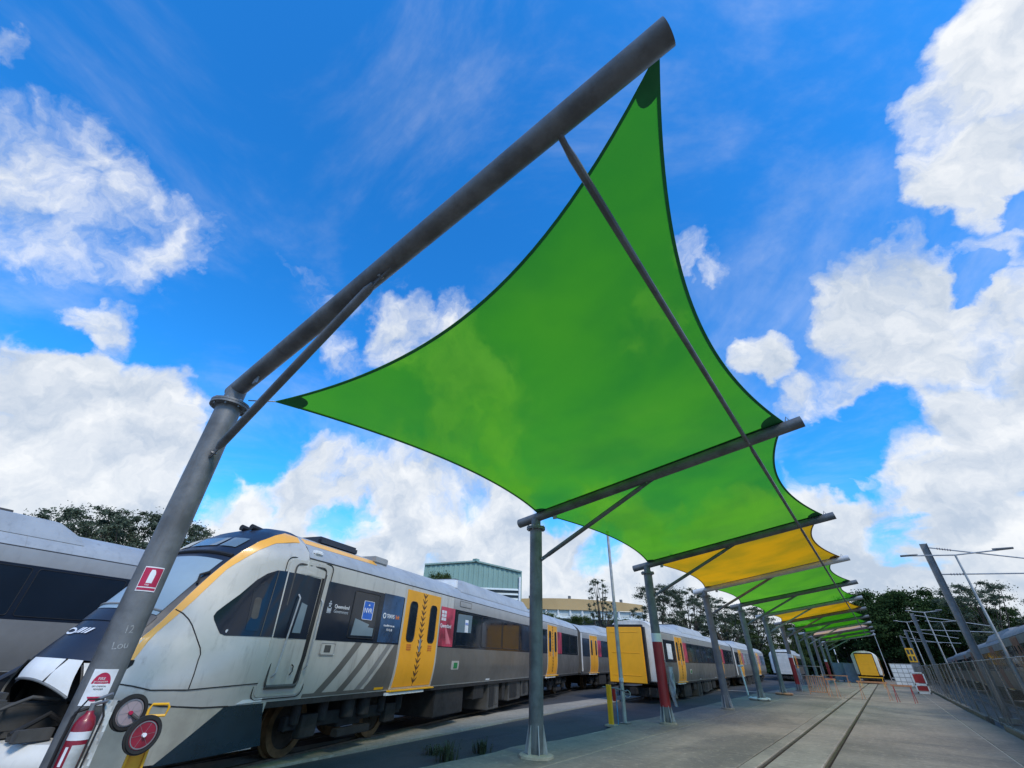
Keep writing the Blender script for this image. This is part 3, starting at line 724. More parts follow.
text('blue_panel_lettering', 'translink.com.au', .062, text_w, bp_, (1.25, YO-.002, 2.04), tR)
text('blue_panel_lettering', '13 12 30', .062, text_w, bp_, (1.37, YO-.002, 1.96), tR)
q = MB(); q.disc((1.225, YO-.001, 2.24), (0, -1, 0), .035, .055, .003, 20); q.build('ring_logo', text_w, bp_)
outline(S1, 'door_intercom', cant_m, T1, rrect(-.52, -.14, 1.50, 1.68, .02), .006, .012)
poly_on(S1, 'intercom_box', body_l, T1, rrect(-.50, -.16, 1.51, 1.67, .02), .014)
poly_on(S1, 'intercom_grille', dark2, T1, rrect(-.42, -.26, 1.54, 1.65, .01), .018)
q = MB()
for k in range(3):
    for j in range(2): q.box(3.82+j*.14, 3.94+j*.14, YO-.004, YO-.001, 2.50-k*.085, 2.57-k*.085)
q.build('pink_panel_marks', text_w, T1, False)
text('pink_panel_lettering', 'Queensland', .13, text_w, T1, (3.79, YO-.004, 2.17), tR)
q = MB(); q.poly([(4.05, YO-.001, 2.28), (4.35, YO-.001, 1.95), (4.48, YO-.001, 1.80), (4.2, YO-.001, 1.80)]); q.build('pink_panel_shape', mat('pink_light', (.62, .16, .20), .4), T1, False)
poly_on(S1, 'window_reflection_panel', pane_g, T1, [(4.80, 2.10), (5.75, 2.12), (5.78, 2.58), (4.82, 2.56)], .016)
poly_on(S1, 'window_poster', text_w, T1, [(5.3, 2.12), (5.52, 2.12), (5.52, 2.44), (5.3, 2.44)], .018)
text('window_sticker', 'NVR', .1, poster, T1, (5.31, -1.382, 2.3), tR)
q = MB(); q.box(5.2, 5.32, -1.0, -.2, 3.3, 3.52); q.build('roof_fairing_lip', white, T1, False, .01)

# ---- second car of the same train
J = P0+DIR1*21.3
T2, S2 = coach('train_car', 'grey middle car coupled behind the cab car, half hidden by the yellow-ended train', J-Vector((cos(radians(11)), sin(radians(11)), 0))*1.36, radians(11), -.04, 20.8, detail=False, start=.2, fair=((5.5, 14),), group='passenger train cars')
q = MB(); q.box(-.45, .2, -1.1, 1.1, .9, 3.2); q.build('gangway_bellows', black, T2, False)
q = MB(); q.box(.2, .42, -1.372, -1.362, .98, 2.9); q.build('end_marker_strip', offw, T2, False)

# ---- yellow ended train
def yellow_end(root, x=0., m_end=offw, ya=-.66, yb=1.12, pr=.78, yel2=yel2):
    # rounded white shroud, black bellows box and big yellow plate in front of it
    zs = [.95, 1.1, 1.3, 1.5, 2.0, 2.6, 2.9, 3.05, 3.2, 3.33, 3.42]
    P = []
    for dx, k in ((0, 1.), (-.16, .995), (-.30, .95), (-.36, .86)):
        P.append([Vector((x+dx, -prof(q)*k, q*(1 if q > 2 else 1)-(0 if k > .98 else .0))) for q in zs]+[Vector((x+dx, prof(q)*k, q)) for q in zs[::-1]])
    mb = MB(); mb.grid(P); mb.poly(P[-1]); mb.build('end_shroud', m_end, root, True, angle=40)
    mb = MB(); mb.box(x-pr, x-.34, ya-.08, yb+.06, .84, 3.24); mb.build('gangway_bellows', black, root, True, .1)
    mb = MB(); mb.box(x-pr-.06, x-pr-.01, ya, yb, .86, 3.12); pl = mb.build('yellow_end_panel', yel2, root, True, .02)
    for zz in (2.05, 2.9, 1.15):
        mb = MB(); mb.tube([(x-pr-.062, ya+.2, zz), (x-pr-.062, yb-.2, zz)], .010, 6); mb.build('panel_rib', yel2, pl)
    mb = MB(); mb.grid([[Vector((x-.05, -1.362-.004, 1.75)), Vector((x-.05, -1.366, 2.62))], [Vector((x+.01, -1.366, 1.75)), Vector((x+.01, -1.366, 2.62))]]); mb.build('shroud_window', band_m, root)
    mb = MB(); mb.box(x-.4, x+.3, -.9, .9, .35, .7).box(x-1.0, x-.3, -.15, .15, .45, .7); mb.tube([(x-.4, -.6, .7), (x-.55, -.62, .45), (x-.4, -.6, .25)], .04, 8); mb.build('end_coupler', dark, root, True, .02)
AY = radians(5)
PY = Vector((-8.35, 22.9, 0))
T3, S3 = coach('train_car', 'train car with a large yellow end panel facing the camera, behind the red-wrapped post', PY-Vector((cos(AY), sin(AY), 0))*1.36, AY, -.17, 22.6, doors=((3.0, 4.6), (15.4, 17.0)), start=.5, end=True, group='passenger train cars', fair=((6, 13),))
yellow_end(T3, .5)
q = MB(); q.box(1.2, 2.1, -1.378, -1.372, 1.85, 2.5); q.build('white_notice', text_w, T3, False)
PY2 = PY+Vector((-sin(AY), cos(AY), 0))*23.1
T4, S4 = coach('train_car', 'grey train car second along the yellow-ended train, seen between the canopy posts', PY2-Vector((cos(radians(4)), sin(radians(4)), 0))*1.36, radians(4), -.2, 22.6, doors=((3.0, 4.6), (15.4, 17.0)), start=.3, detail=False, group='passenger train cars', fair=((5, 13),))
q = MB(); q.box(.3, .75, -1.372, -1.362, .98, 2.9); q.build('end_marker_strip', offw, T4, False)
PY3 = Vector((-9.2, 72, 0))
T5, S5 = coach('train_car', 'distant train car with pale end standing beyond the canopy posts', PY3-Vector((1, 0, 0))*1.36, radians(3), -.2, 22.6, doors=((3.0, 4.6), (15.4, 17.0)), start=.5, detail=False, end=True, group='passenger train cars', fair=((5, 13),))
yellow_end(T5, .5, white, -.85, .85, .45, offw)
# ---- left train, nearest the frame edge
AL = radians(15.5); PL = Vector((-13.0, .74, 0))-Vector((-sin(AL), cos(AL), 0))*10
T6, S6 = coach('train_car', 'silver train car at the left edge with long dark window band and raised roof', PL-Vector((cos(AL), sin(AL), 0))*1.36, AL, .16, 22., doors=((1.2, 2.8), (14.6, 16.2)), start=-1.2, detail=True, group='passenger train cars', fair=((-1.0, 11.4),), dark_low=False)
PL2 = PL+Vector((-sin(AL), cos(AL), 0))*22.6
T7, S7 = coach('train_car', 'silver train car hidden mostly behind the cab car on the outer track', PL2-Vector((cos(AL), sin(AL), 0))*1.36, AL-.03, .1, 22., start=.2, detail=False, group='passenger train cars')
# ---- far yellow ended train under the canopy line
T8, S8 = coach('train_car', 'distant train car with a yellow end panel, standing on the platform track', Vector((-1.97, 78, 0)), radians(0), 0, 22., doors=((3.0, 4.6), (15.4, 17.0)), start=.5, detail=False, end=True, group='passenger train cars')
yellow_end(T8, .5, offw, -.92, .92, .42)
# ---- right-hand train behind the fence (near side is its +y side: turn it round)
for k, (lab, y_end) in enumerate((('dark grey train car at the right frame edge behind the mesh fence', 33.8), ('dark grey train car with raised roof behind the mesh fence and tallest mast', 57.), ('grey train car further along behind the mesh fence', 80.), ('farthest grey train car behind the mesh fence', 104.))):
    x_end = 5.75+(y_end-56)*.04
    r, S_ = coach('train_car', lab, Vector((x_end+1.36, y_end, 0)), radians(180-1.5), .0, 22.8, doors=((3.2, 4.8), (15.2, 16.8)), start=.3, detail=False, group='passenger train cars', fair=((13, 22),) if k == 1 else None)
    for c in kids(r):
        if c.name.startswith('door_leaf') or c.name.startswith('door_frame'):
            c.data.materials[0] = mat('door_dull_red', (.22, .07, .05), .5)
        if c.name.startswith('pink'): c.data.materials[0] = band_m
        if c.name.startswith(('roof', 'cantrail')): c.data.materials[0] = mat('dull_roof', (.20, .205, .20), .6, dirt=.5)
rails_for(Vector((6.3, 30, 0)), 0, -25, 110, .0)

# ================================================================= CANOPY
X0, Y1, SP, HF, BX, BZ, LX, LZ = -5.837, 1.50, 7.157, 4.196, 5.9885, 5.4184, .50, 4.3938
def beam_z(x): return LZ+(x-(X0-LX))*(BZ-LZ)/(BX+LX)
ORD = ['nearest', 'second', 'third', 'fourth', 'fifth', 'sixth', 'seventh', 'eighth', 'ninth', 'tenth', 'eleventh', 'farthest']
PX_ = X0+5.03           # purlin line
def frame(i):
    Y = Y1+SP*i
    extra = {0: ' carrying signs and an extinguisher', 2: ' with a red and white wrap', 6: ' with a red and white wrap', 10: ' with a red and white wrap', 1: ' on a round pale footing'}.get(i, '')
    t = thing('canopy_frame', f'{ORD[i]} canopy post with its sloping beam and brace{extra}', 'canopy frame', (X0, Y, 0), 0, 'steel frames of the shade canopy')
    hi = i < 4; n = 28 if hi else 12
    pm = steel_d if i < 3 else steel_m; bm_ = (steel_d, steel_d, steel_d, mat('pale_steel', (.62, .63, .63), .5, 0, .1, 4, dirt=.2))[i] if i < 4 else (steel_m, steel_m, steel_l)[i % 3]
    mb = MB(); mb.tube([(0, 0, .03), (0, 0, HF)], .145, n); post = mb.build('post', pm, t)
    mb = MB(); mb.disc((0, 0, HF-.012), (0, 0, 1), 0, .225, .028, n).disc((0, 0, HF+.022), (0, 0, 1), 0, .225, .026, n); fl = mb.build('flange', pm, t)
    if hi:
        for k in range(8):
            a = k*pi/4+.2; mb = MB(); mb.tube([(.19*cos(a), .19*sin(a), HF-.035), (.19*cos(a), .19*sin(a), HF+.075)], .013, 6); mb.disc((.19*cos(a), .19*sin(a), HF+.048), (0, 0, 1), 0, .024, .018, 6); mb.build('bolt', bolt_m, fl)
    mb = MB(); mb.tube([(0, 0, HF+.04), (0, 0, beam_z(X0)-.02)], .115, n); mb.build('stub', pm, t)
    st = -.12 if i == 0 else -LX
    a = Vector((st, 0, beam_z(X0+st))); b = Vector((BX, 0, BZ))
    mb = MB(); d = (b-a).normalized(); r0 = .106
    mb.tube([a, a.lerp(b, .33), a.lerp(b, .66), b], r0, n, False)
    mb.tube([b, b-d*.06], r0-.012, n, False); mb.tube([a, a+d*.06], r0-.012, n, False)
    bo = mb.build('beam', bm_, t)
    mb = MB(); mb.disc(b-d*.05, d, 0, r0-.004, .01, n).disc(a+d*.04, d, 0, r0-.004, .01, n); mb.build('end_plate', dark2 if i else steel_m, bo)
    # knee brace with flattened, bolted ends
    p = Vector((.17, 0, 3.50)); q = Vector((2.95, 0, beam_z(X0+2.95)-.10)); dq = (q-p).normalized()
    mb = MB(); mb.tube([p+dq*.12, p+dq*.20, q-dq*.26, q-dq*.16], [.03, .048, .048, .03], 12 if hi else 8); br = mb.build('brace', bm_ if i > 3 else pm, t)
    up2 = Vector((-dq.z, 0, dq.x))
    for e0, e1 in ((p-dq*.03, p+dq*.2), (q-dq*.22, q+dq*.10)):
        mb = MB(); mb.box(-.5, .5, -.5, .5, -.5, .5, Matrix.Translation((e0+e1)/2) @ Matrix((dq, Vector((0, 1, 0)), up2)).transposed().to_4x4() @ Matrix.Diagonal(((e1-e0).length, .014, .085, 1))); mb.build('brace_plate', pm, br, False)
    if hi:
        for e in (p+dq*.02, q-dq*.05):
            mb = MB(); mb.tube([e+Vector((0, -.03, 0)), e+Vector((0, .03, 0))], .018, 6); mb.build('bolt', bolt_m, br)
        for x, s_ in ((.55, 1), (.95, -1), (5.55, -1)):
            z = beam_z(X0+x); mb = MB(); mb.box(x-.05, x+.05, -.01, .01, z+(.09 if s_ < 0 else -.19), z+(.16 if s_ < 0 else -.09)); mb.build('lug', bolt_m, bo, False)
        mb = MB(); mb.tube([(5.72, 0, BZ+.05), (5.76, 0, BZ+.16), (5.80, 0, BZ+.06)], .012, 6); mb.build('eye_bolt', bolt_m, bo)
    # purlin to the next frame
    if i < 11:
        px = PX_-X0; z = beam_z(PX_)-.115
        mb = MB(); mb.tube([(px, .0, z+.06), (px, .14, z+.01), (px, .26, z), (px, SP-.26, z), (px, SP-.14, z+.01), (px, SP, z+.06)], [.028, .028, .038, .038, .028, .028], 10); mb.build('purlin', steel_d, t)
    # foot: gussets, plate, pad
    mb = MB(); mb.disc((0, 0, .0), (0, 0, 1), 0, .235, .03, n); bp = mb.build('base_plate', steel_m, t)
    for k in range(6):
        a = k*pi/3+.35; M_ = Matrix.Rotation(a, 4, 'Z'); mb = MB(); w = .008
        P1 = [Vector((.13, -w, .03)), Vector((.225, -w, .03)), Vector((.225, -w, .08)), Vector((.15, -w, .48)), Vector((.13, -w, .48))]
        P2 = [Vector((p_.x, w, p_.z)) for p_ in P1]; mb.poly([M_@v for v in P1]); mb.poly([M_@v for v in P2[::-1]])
        mb.grid([[M_@v for v in P1+[P1[0]]], [M_@v for v in P2+[P2[0]]]]); mb.build('gusset', steel_l, bp, False)
    mb = MB(); rr = [(.33 if i == 1 else .27)+RNG.normal(0, .01) for _ in range(20)]
    mb.grid([[Vector((cos(2*pi*k/20)*rr[k]*f, sin(2*pi*k/20)*rr[k]*f, z)) for k in range(20)] for f, z in ((1.02, -.02), (1., .035), (.93, .05), (.3, .052))], True); mb.build('footing', conc_l if i == 1 else conc_w, t)
    if i in (2, 6, 10):
        mb = MB(); mb.tube([(0, 0, .42), (0, 0, 2.12)], .156, n); w_ = mb.build('red_wrap', red, t)
        mb = MB(); mb.tube([(0, 0, 2.12), (0, 0, 2.36)], .157, n); mb.build('white_band', white, t)
    return t
for i in range(12): frame(i)

COLS = ['green', 'green', 'yellow']*4
def sail(i):
    c = COLS[i]; fm, wm = (fab_g, web_g) if c == 'green' else (fab_y, web_y)
    if i == 8: fm = fab_p
    lab = ['large green shade sail overhead, nearest the camera with a free curved front edge', 'second green shade sail, just before the first yellow one', 'first and largest yellow shade sail between two green ones', 'green shade sail right behind the first yellow sail', 'green shade sail just before the second yellow sail', 'second yellow shade sail, thin and far down the row', 'green shade sail just beyond the second yellow sail', 'green shade sail before the thin sand-coloured one', 'thin sand-coloured shade sail far down the row', 'green shade sail just beyond the sand-coloured one', 'farthest green shade sail at the end of the row'][i]
    t = thing('shade_sail', lab, 'shade sail', (X0, Y1+SP*i, 4.4), 0, 'shade sails stretched along the canopy')
    org = Vector((X0, Y1+SP*i, 4.4))
    zt = .108
    # corner points (world): root0, tip0, root1, tip1
    r0 = Vector((X0+.34, Y1+.38, 4.36)) if i == 0 else Vector((X0+.05, Y1+SP*i, beam_z(X0)+zt))
    t0 = Vector((.07, Y1+.13, 5.62)) if i == 0 else Vector((X0+BX-.28, Y1+SP*i, beam_z(X0+BX-.28)+zt))
    r1 = Vector((X0+.05, Y1+SP*(i+1), beam_z(X0)+zt)); t1 = Vector((X0+BX-.28, Y1+SP*(i+1), beam_z(X0+BX-.28)+zt))
    NU, NV = 30, 36
    dl, dr, df = (.42, .58, .80)
    def pos(u, v):
        a = r0.lerp(t0, u); b = r1.lerp(t1, u); p = a.lerp(b, v)
        bow = 4*v*(1-v); bowu = 4*u*(1-u)
        p.x += dl*bow*(1-u)**1.4-dr*bow*u**1.4
        if i == 0: p.y += df*bowu*(1-v)**1.8
        p.z += -.10*bow*bowu+(.05*bow*((2*u-1)**2))
        return p-org
    P = [[pos(u/(NU-1), v/(NV-1)) for u in range(NU)] for v in range(NV)]
    mb = MB(); mb.grid(P); mb.build('fabric', fm, t, True, angle=80)
    def ribbon(name, pts, inward, w=.05, m=wm):
        mb = MB(); mb.grid([[p+Vector((0, 0, .006)) for p in pts], [p+q*w+Vector((0, 0, .006)) for p, q in zip(pts, inward)]]); mb.grid([[p-Vector((0, 0, .006)) for p in pts], [p+q*w-Vector((0, 0, .006)) for p, q in zip(pts, inward)]]); mb.build(name, m, t)
    L_ = [r[0] for r in P]; R_ = [r[-1] for r in P]
    def inw(E, F_): return [(f-e).normalized() for e, f in zip(E, F_)]
    ribbon('edge_webbing', L_, inw(L_, [r[3] for r in P]), .04); ribbon('edge_webbing', R_, inw(R_, [r[-4] for r in P]), .045)
    if i == 0: ribbon('edge_webbing', P[0], inw(P[0], P[3]), .04)
    else: ribbon('edge_webbing', P[0], inw(P[0], P[3]), .09, white if i == 3 else wm)  # white hems paint in the bright sunlit line along the beam top
    ribbon('edge_webbing', P[-1], inw(P[-1], P[-4]), .09, wm if i != 2 else white)
    # doubled corner patches
    def cpatch(u0, v0, su, sv, rad):
        mb = MB(); ring = []
        for k in range(9):
            a = pi/2*k/8; row = []
            for f in linsp(0.0, 1, 6):
                u = u0+su*f*rad/6.0*cos(a); v = v0+sv*f*rad/7.1*sin(a); row.append(pos(min(max(u, 0), 1), min(max(v, 0), 1))-Vector((0, 0, .008)))
            ring.append(row)
        mb.grid(ring); mb.build('corner_patch', wm, t)
    cpatch(0, 0, 1, 1, .32 if i == 0 else .3); cpatch(1, 0, -1, 1, .30 if i == 0 else .3); cpatch(0, 1, 1, -1, .32); cpatch(1, 1, -1, -1, .4)
    if i == 0:
        mb = MB(); a = r0-org; b = Vector((.18, .12, 4.30-4.4)); mb.tube([b, a], .009, 6); mb.tube([b.lerp(a, .35), b.lerp(a, .7)], .022, 8); mb.build('turnbuckle', bolt_m, t)
        mb = MB(); a = t0-org; mb.tube([a, Vector((BX-.15, .04, BZ-.08-4.4))], .02, 6); mb.build('shackle', bolt_m, t)
for i in range(11): sail(i)

# ---- things on the nearest post
TH0 = math.atan2(-Y1, -X0)     # direction from post to camera in plan
def cyl(th, z, r=.149): return Vector((X0+r*cos(TH0+th), Y1+r*sin(TH0+th), z))
def wrap(name, m, th0, th1, z0, z1, r=.149, parent=None, pts=None, n=10, th=.0015):
    mb = MB(); mb.grid([[cyl(th0+(th1-th0)*k/(n-1), z, r) for k in range(n)] for z in linsp(z0, z1, 4)])
    rim = [cyl(th0, z0, r), cyl(th1, z0, r), cyl(th1, z1, r), cyl(th0, z1, r)]
    return mb.build(name, m, parent)
def wpoly(name, m, pts, r, parent):      # flat shape on the cylinder, pts as (arc metres, z)
    bm = bmesh.new(); bm.faces.new([bm.verts.new((a, 0, z)) for a, z in pts]); bmesh.ops.triangulate(bm, faces=bm.faces[:])
    bmesh.ops.subdivide_edges(bm, edges=bm.edges[:], cuts=2, use_grid_fill=True)
    for v in bm.verts: v.co = cyl(v.co.x/.149, v.co.z, r)
    me = bpy.data.meshes.new(name); bm.to_mesh(me); bm.free(); me.materials.append(m); o = bpy.data.objects.new(name, me); COL.objects.link(o)
    if parent: o.parent = parent
    return o
def wtext(name, s, size, m, a0, z0, r, parent, rot=0., xs=1.):
    o = text(name, s, size, m, parent, (0, 0, 0), (0, 0, 0), .0008)
    for v in o.data.vertices:
        x, y, z = v.co; x *= xs; x, y = x*cos(rot)-y*sin(rot), x*sin(rot)+y*cos(rot); v.co = cyl((a0+x)/.149, z0+y, r+z)
    o.scale = (1, 1, 1); return o
fs = wrap('fire_sign', text_w, -.50, .62, 2.02, 2.245, .1495); tag(fs, 'small red sign with white extinguisher symbol high on the nearest post', 'sign')
wrap('sign_face', sign_r, -.46, .58, 2.062, 2.235, .151, fs); wrap('sign_strip', sign_r, -.46, .58, 2.03, 2.052, .151, fs)
wpoly('extinguisher_symbol', text_w, [(a+.010, b+2.15) for a, b in [(-.026, -.055), (.022, -.055), (.026, .03), (.018, .052), (.008, .068), (-.018, .066), (-.024, .035)]], .1525, fs)
wtext('sign_lettering', 'FIRE', .02, text_w, -.018, 2.072, .152, fs)
cw = tag(wtext('chalk_writing', '12', .095, chalk, -.008, 1.66, .1465, None, .08, .8), 'chalk number 12 and scrawl on the nearest post', 'writing')
wtext('chalk_scrawl', 'Lou', .085, chalk, -.045, 1.53, .1465, cw, .12)
ts = wrap('tag_sign', text_w, -.60, .62, 1.255-.14, 1.255+.125, .1495); tag(ts, 'white plate with red round emblem above the extinguisher on nearest post', 'sign')
def ell(cx, cz, rx, rz, a0=0, a1=360, n=28): return [(cx+rx*cos(radians(a0+(a1-a0)*k/n)), cz+rz*sin(radians(a0+(a1-a0)*k/n))) for k in range(n+1 if a1-a0 < 360 else n)]
wpoly('round_emblem', sign_r, ell(.0, 1.25, .070, .105, 12, 168), .151, ts); wpoly('round_emblem', sign_r, ell(.0, 1.25, .070, .105, 222, 318), .151, ts)
wtext('emblem_lettering', 'FIRE', .028, text_w, -.030, 1.30, .1525, ts); wtext('emblem_lettering', 'EXTINGUISHER', .0145, text_w, -.052, 1.282, .1525, ts); wtext('emblem_lettering', 'DRY CHEMICAL', .014, dark2, -.050, 1.25, .1525, ts); wtext('emblem_lettering', 'POWDER', .016, dark2, -.032, 1.228, .1525, ts)
rv = Vector((cos(TH0), sin(TH0), 0)); tv = Vector((-sin(TH0), cos(TH0), 0))     # toward camera, to the right as seen
def pp(a, o, z): return Vector((X0, Y1, 0))+rv*(.149+o)+tv*a+Vector((0, 0, z))
ex = thing('fire_extinguisher', 'red fire extinguisher in a clear cover hung on the nearest post', 'fire extinguisher', pp(0, .09, .60))
def rel(o, root):
    o.parent = root; o.matrix_parent_inverse = Matrix.Translation(-Vector(root.location)); return o
c = pp(.02, .085, 0)
mb = MB(); mb.tube([c+Vector((0, 0, z)) for z in (.60, .62, 1.0, 1.045, 1.07, 1.09)], [.06, .073, .073, .055, .03, .026], 24); rel(mb.build('cylinder_body', ext_r), ex)
for z0, z1, a0, a1, m_ in ((.90, .955, -1.2, 1.3, text_w), (.70, .87, -.2, 1.1, plastic), (.66, .69, -1.2, 1.2, text_w), (.74, .86, -.75, -.45, text_w)):
    mb = MB(); mb.grid([[c+Vector((.0745*cos(TH0+a), .0745*sin(TH0+a), z)) for a in linsp(a0, a1, 12)] for z in (z0, z1)]); rel(mb.build('printed_label', m_), ex)
mb = MB(); mb.tube([c+Vector((0, 0, 1.09)), c+Vector((0, 0, 1.14))], .022, 10); mb.tube([c+Vector((0, 0, 1.13)), c+rv*.06+tv*.09+Vector((0, 0, 1.16))], .012, 8).tube([c+Vector((0, 0, 1.16)), c+rv*.05+tv*.10+Vector((0, 0, 1.21))], .012, 8); rel(mb.build('valve_handle', bolt_m), ex)
mb = MB(); mb.tube([c+Vector((0, 0, 1.11))-tv*.02, c-tv*.09+Vector((0, 0, 1.08)), c-tv*.10+Vector((0, 0, .9)), c-tv*.095+Vector((0, 0, .68))], .014, 8); rel(mb.build('discharge_hose', black), ex)
mb = MB(); mb.tube([c+rv*.02+tv*x+Vector((0, 0, z)) for x, z in ((-.10, .60), (-.105, 1.05), (-.05, 1.17), (.05, 1.17), (.105, 1.05), (.10, .60), (-.10, .60))], .008, 6); rel(mb.build('cover_rim', black), ex)
mb = MB(); mb.grid([[c+rv*.0+tv*(.085+.07*f)+Vector((0, 0, z))+rv*(.02*sin(z*30+f*5)) for f in linsp(0, 1, 5)] for z in linsp(.68, 1.16, 12)]); rel(mb.build('plastic_cover', plastic), ex)
mb = MB(); mb.box(-.07, .07, -.05, .05, .57, .60, Matrix.Translation(c)@Matrix.Rotation(TH0+pi/2, 4, 'Z')); rel(mb.build('bracket', ext_r, None, False), ex)
# yellow stand with two rubber wheels
tr = thing('wheel_stand', 'yellow upright stand with loop handle and two rubber wheels beside nearest post', 'trolley', (-5.57, 1.93, 0))
mb = MB(); Mz = Matrix.Translation((-5.57, 1.93, 0))@Matrix.Rotation(TH0+pi/2, 4, 'Z')
mb.box(-.075, -.055, -.03, .03, 0, .94, Mz).box(.055, .075, -.03, .03, 0, .94, Mz).box(-.055, .055, .018, .03, 0, .94, Mz); rel(mb.build('upright_channel', yel_s, None, False, .004), tr)
mb = MB(); mb.tube([Mz@Vector(p) for p in ((-.04, 0, .9), (-.045, 0, 1.08), (-.03, 0, 1.115), (.09, 0, 1.115), (.105, 0, 1.09), (.095, 0, 1.03), (-.04, 0, 1.03))], .011, 8); rel(mb.build('loop_handle', yel_s), tr)
mb = MB(); mb.box(-.12, .12, -.08, .2, 0, .03, Mz); rel(mb.build('foot_plate', yel_s, None, False), tr)
for (cx, fr, m_, lab) in (((-5.66, 1.765, 1.055), 0, mat('hub_grey', (.33, .27, .29), .5), 'grey-hubbed wheel'), ((-5.42, 1.86, .915), 1, ext_r, 'red-hubbed wheel')):
    cc = Vector(cx); ax = (Vector((0, 0, 1.6))-cc); ax.z *= .3; ax = (ax.normalized()+tv*.45).normalized()
    mb = MB(); mb.disc(cc-ax*.025, ax, .096, .138, .05, 36); to = rel(mb.build('tyre', tyre, None, True, .012), tr)
    mb = MB(); mb.disc(cc-ax*.02, ax, 0, .102, .035, 32); ho = rel(mb.build('hub', m_), tr); ho['label'] = lab
    mb = MB(); mb.disc(cc+ax*.014, ax, .090, .097, .006, 32)
    a_ = ax.orthogonal().normalized(); b_ = ax.cross(a_)
    for k in range(3):
        dv = a_*cos(k*pi/3+.4)+b_*sin(k*pi/3+.4); mb.tube([cc+ax*.016-dv*.09, cc+ax*.016+dv*.09], .0012, 4)
    rel(mb.build('hub_ring', bolt_m), tr)
    mb = MB(); mb.disc(cc+ax*.012, ax, 0, .015, .03, 12); rel(mb.build('axle_cap', text_w if fr else sign_r), tr)
mb = MB(); mb.tube([(-5.66, 1.755, 1.065), (-5.57, 1.93, .95), (-5.43, 1.815, .92)], .014, 8); rel(mb.build('axle', dark2), tr)

# ---- yellow service post, blue pipe, thin lamp pole
yp = thing('service_post', 'square yellow service post with tap and blue pipe beside thin pole', 'service post', (-6.88, 14.1, 0))
mb = MB(); mb.box(-.06, .06, -.06, .06, -.02, .95); mb.build('post', yel_s, yp, False, .008)
mb = MB(); mb.box(-.15, .15, -.15, .15, -.03, .02); mb.build('footing', conc_l, yp, False, .01)
mb = MB(); mb.tube([(.1, .25, 0), (.1, .25, .82)], .018, 8); mb.build('riser_pipe', bluehose, yp)
mb = MB(); mb.tube([(-.25, .1, .88), (.1, .25, .86), (.42, .3, .8)], .02, 8).tube([(.1, .25, .86), (.1, .2, .70)], .02, 8).box(.06, .14, .16, .24, .62, .72); mb.build('tap', steel_m, yp)
mb = MB(); mb.box(.04, .13, .12, .18, .55, .85); mb.build('red_valve', red, yp, False, .01)
mb = MB(); mb.tube([(.45+.09*cos(a), .3, .74+.09*sin(a)) for a in linsp(0, 2*pi, 16)], .01, 6).tube([(.36, .3, .74), (.54, .3, .74)], .008, 5); mb.build('hand_wheel', steel_l, yp)
lp = thing('lamp_pole', 'thin grey pole rising beyond the sail edge behind the yellow post', 'pole', (-6.75, 14.75, 0))
mb = MB(); mb.tube([(0, 0, 0), (0, 0, 3.2)], .062, 14).tube([(0, 0, 3.2), (0, 0, 5.5)], .048, 14); mb.build('shaft', steel_l, lp)
mb = MB(); mb.box(-.13, .13, -.13, .13, -.02, .025); mb.build('base_plate', steel_m, lp, False, .004)
mb = MB(); mb.tube([(0, 0, 5.5), (0, 0, 5.56)], .056, 12); mb.build('pole_cap', steel_m, lp, True, .01)
mb = MB(); mb.tube([(0, 0, 1.05), (0, 0, 1.12)], .07, 10).box(.02, .09, -.09, -.03, 1.02, 1.12); mb.build('cable_clamp', text_w, lp)

# plastic pouches hung on red-wrapped posts
def pouch(i, lab):
    Y = Y1+SP*i; t = thing('document_pouch', lab, 'pouch', (X0+.17, Y, .5), 0, 'clear pouches hung on red posts')
    for k, (x, y, z0, z1, w, ph) in enumerate(((.10, .10, .15, .95, .22, 0), (.16, -.02, -.05, .78, .14, 2))):
        mb = MB(); P = []
        for z in linsp(z0, z1, 10): P.append([Vector((x-w/2+w*f+.02*sin(z*14+ph), y-.1*f+.02*sin(z*9+f*7+ph), z)) for f in linsp(0, 1, 7)])
        mb.grid(P); mb.grid([[p+Vector((.02, 0, 0)) for p in r] for r in P]); mb.build('plastic_sheet', plastic, t)
    mb = MB(); mb.tube([(-.02, 0, 1.15), (.05, .05, 1.0), (.1, .1, .9)], .012, 6); mb.build('hook', bolt_m, t)
pouch(2, 'clear plastic pouch hanging on the first red-wrapped post'); pouch(6, 'clear plastic pouch hanging on the second red-wrapped post')
# pale leaning pipe and rubble by the fifth / sixth posts
sp = thing('standpipe', 'short white standpipe leaning beside the slab edge between the posts', 'pipe', (-7.4, 34.5, 0))
mb = MB(); mb.tube([(0, 0, -.05), (-.12, 0, 1.5)], .05, 10).tube([(-.22, 0, 1.47), (.08, 0, 1.5)], .05, 10); mb.build('pipe', white, sp)
for (x, y, lab, m_) in ((X0-.1, Y1+SP*4, 'heap of white sandbags round the foot of the fifth post', offw), (X0, Y1+SP*5, 'heap of orange sandbags round the foot of the sixth post', orange_b)):
    t = thing('sandbag_heap', lab, 'sandbags', (x, y, 0), 0)
    for k in range(6):
        a = k*1.05; M_ = Matrix.Translation((.42*cos(a), .42*sin(a), .07))@Matrix.Rotation(a+pi/2, 4, 'Z'); P = []
        for u in linsp(-1, 1, 7):
            w = .10*(1-u**4*.5); P.append([M_@Vector((.24*u, w*cos(b), .065*sin(b)*(1-u**4*.6))) for b in linsp(0, 2*pi, 11)[:-1]])
        mb = MB(); mb.grid(P, True); mb.build('sandbag', m_, t)

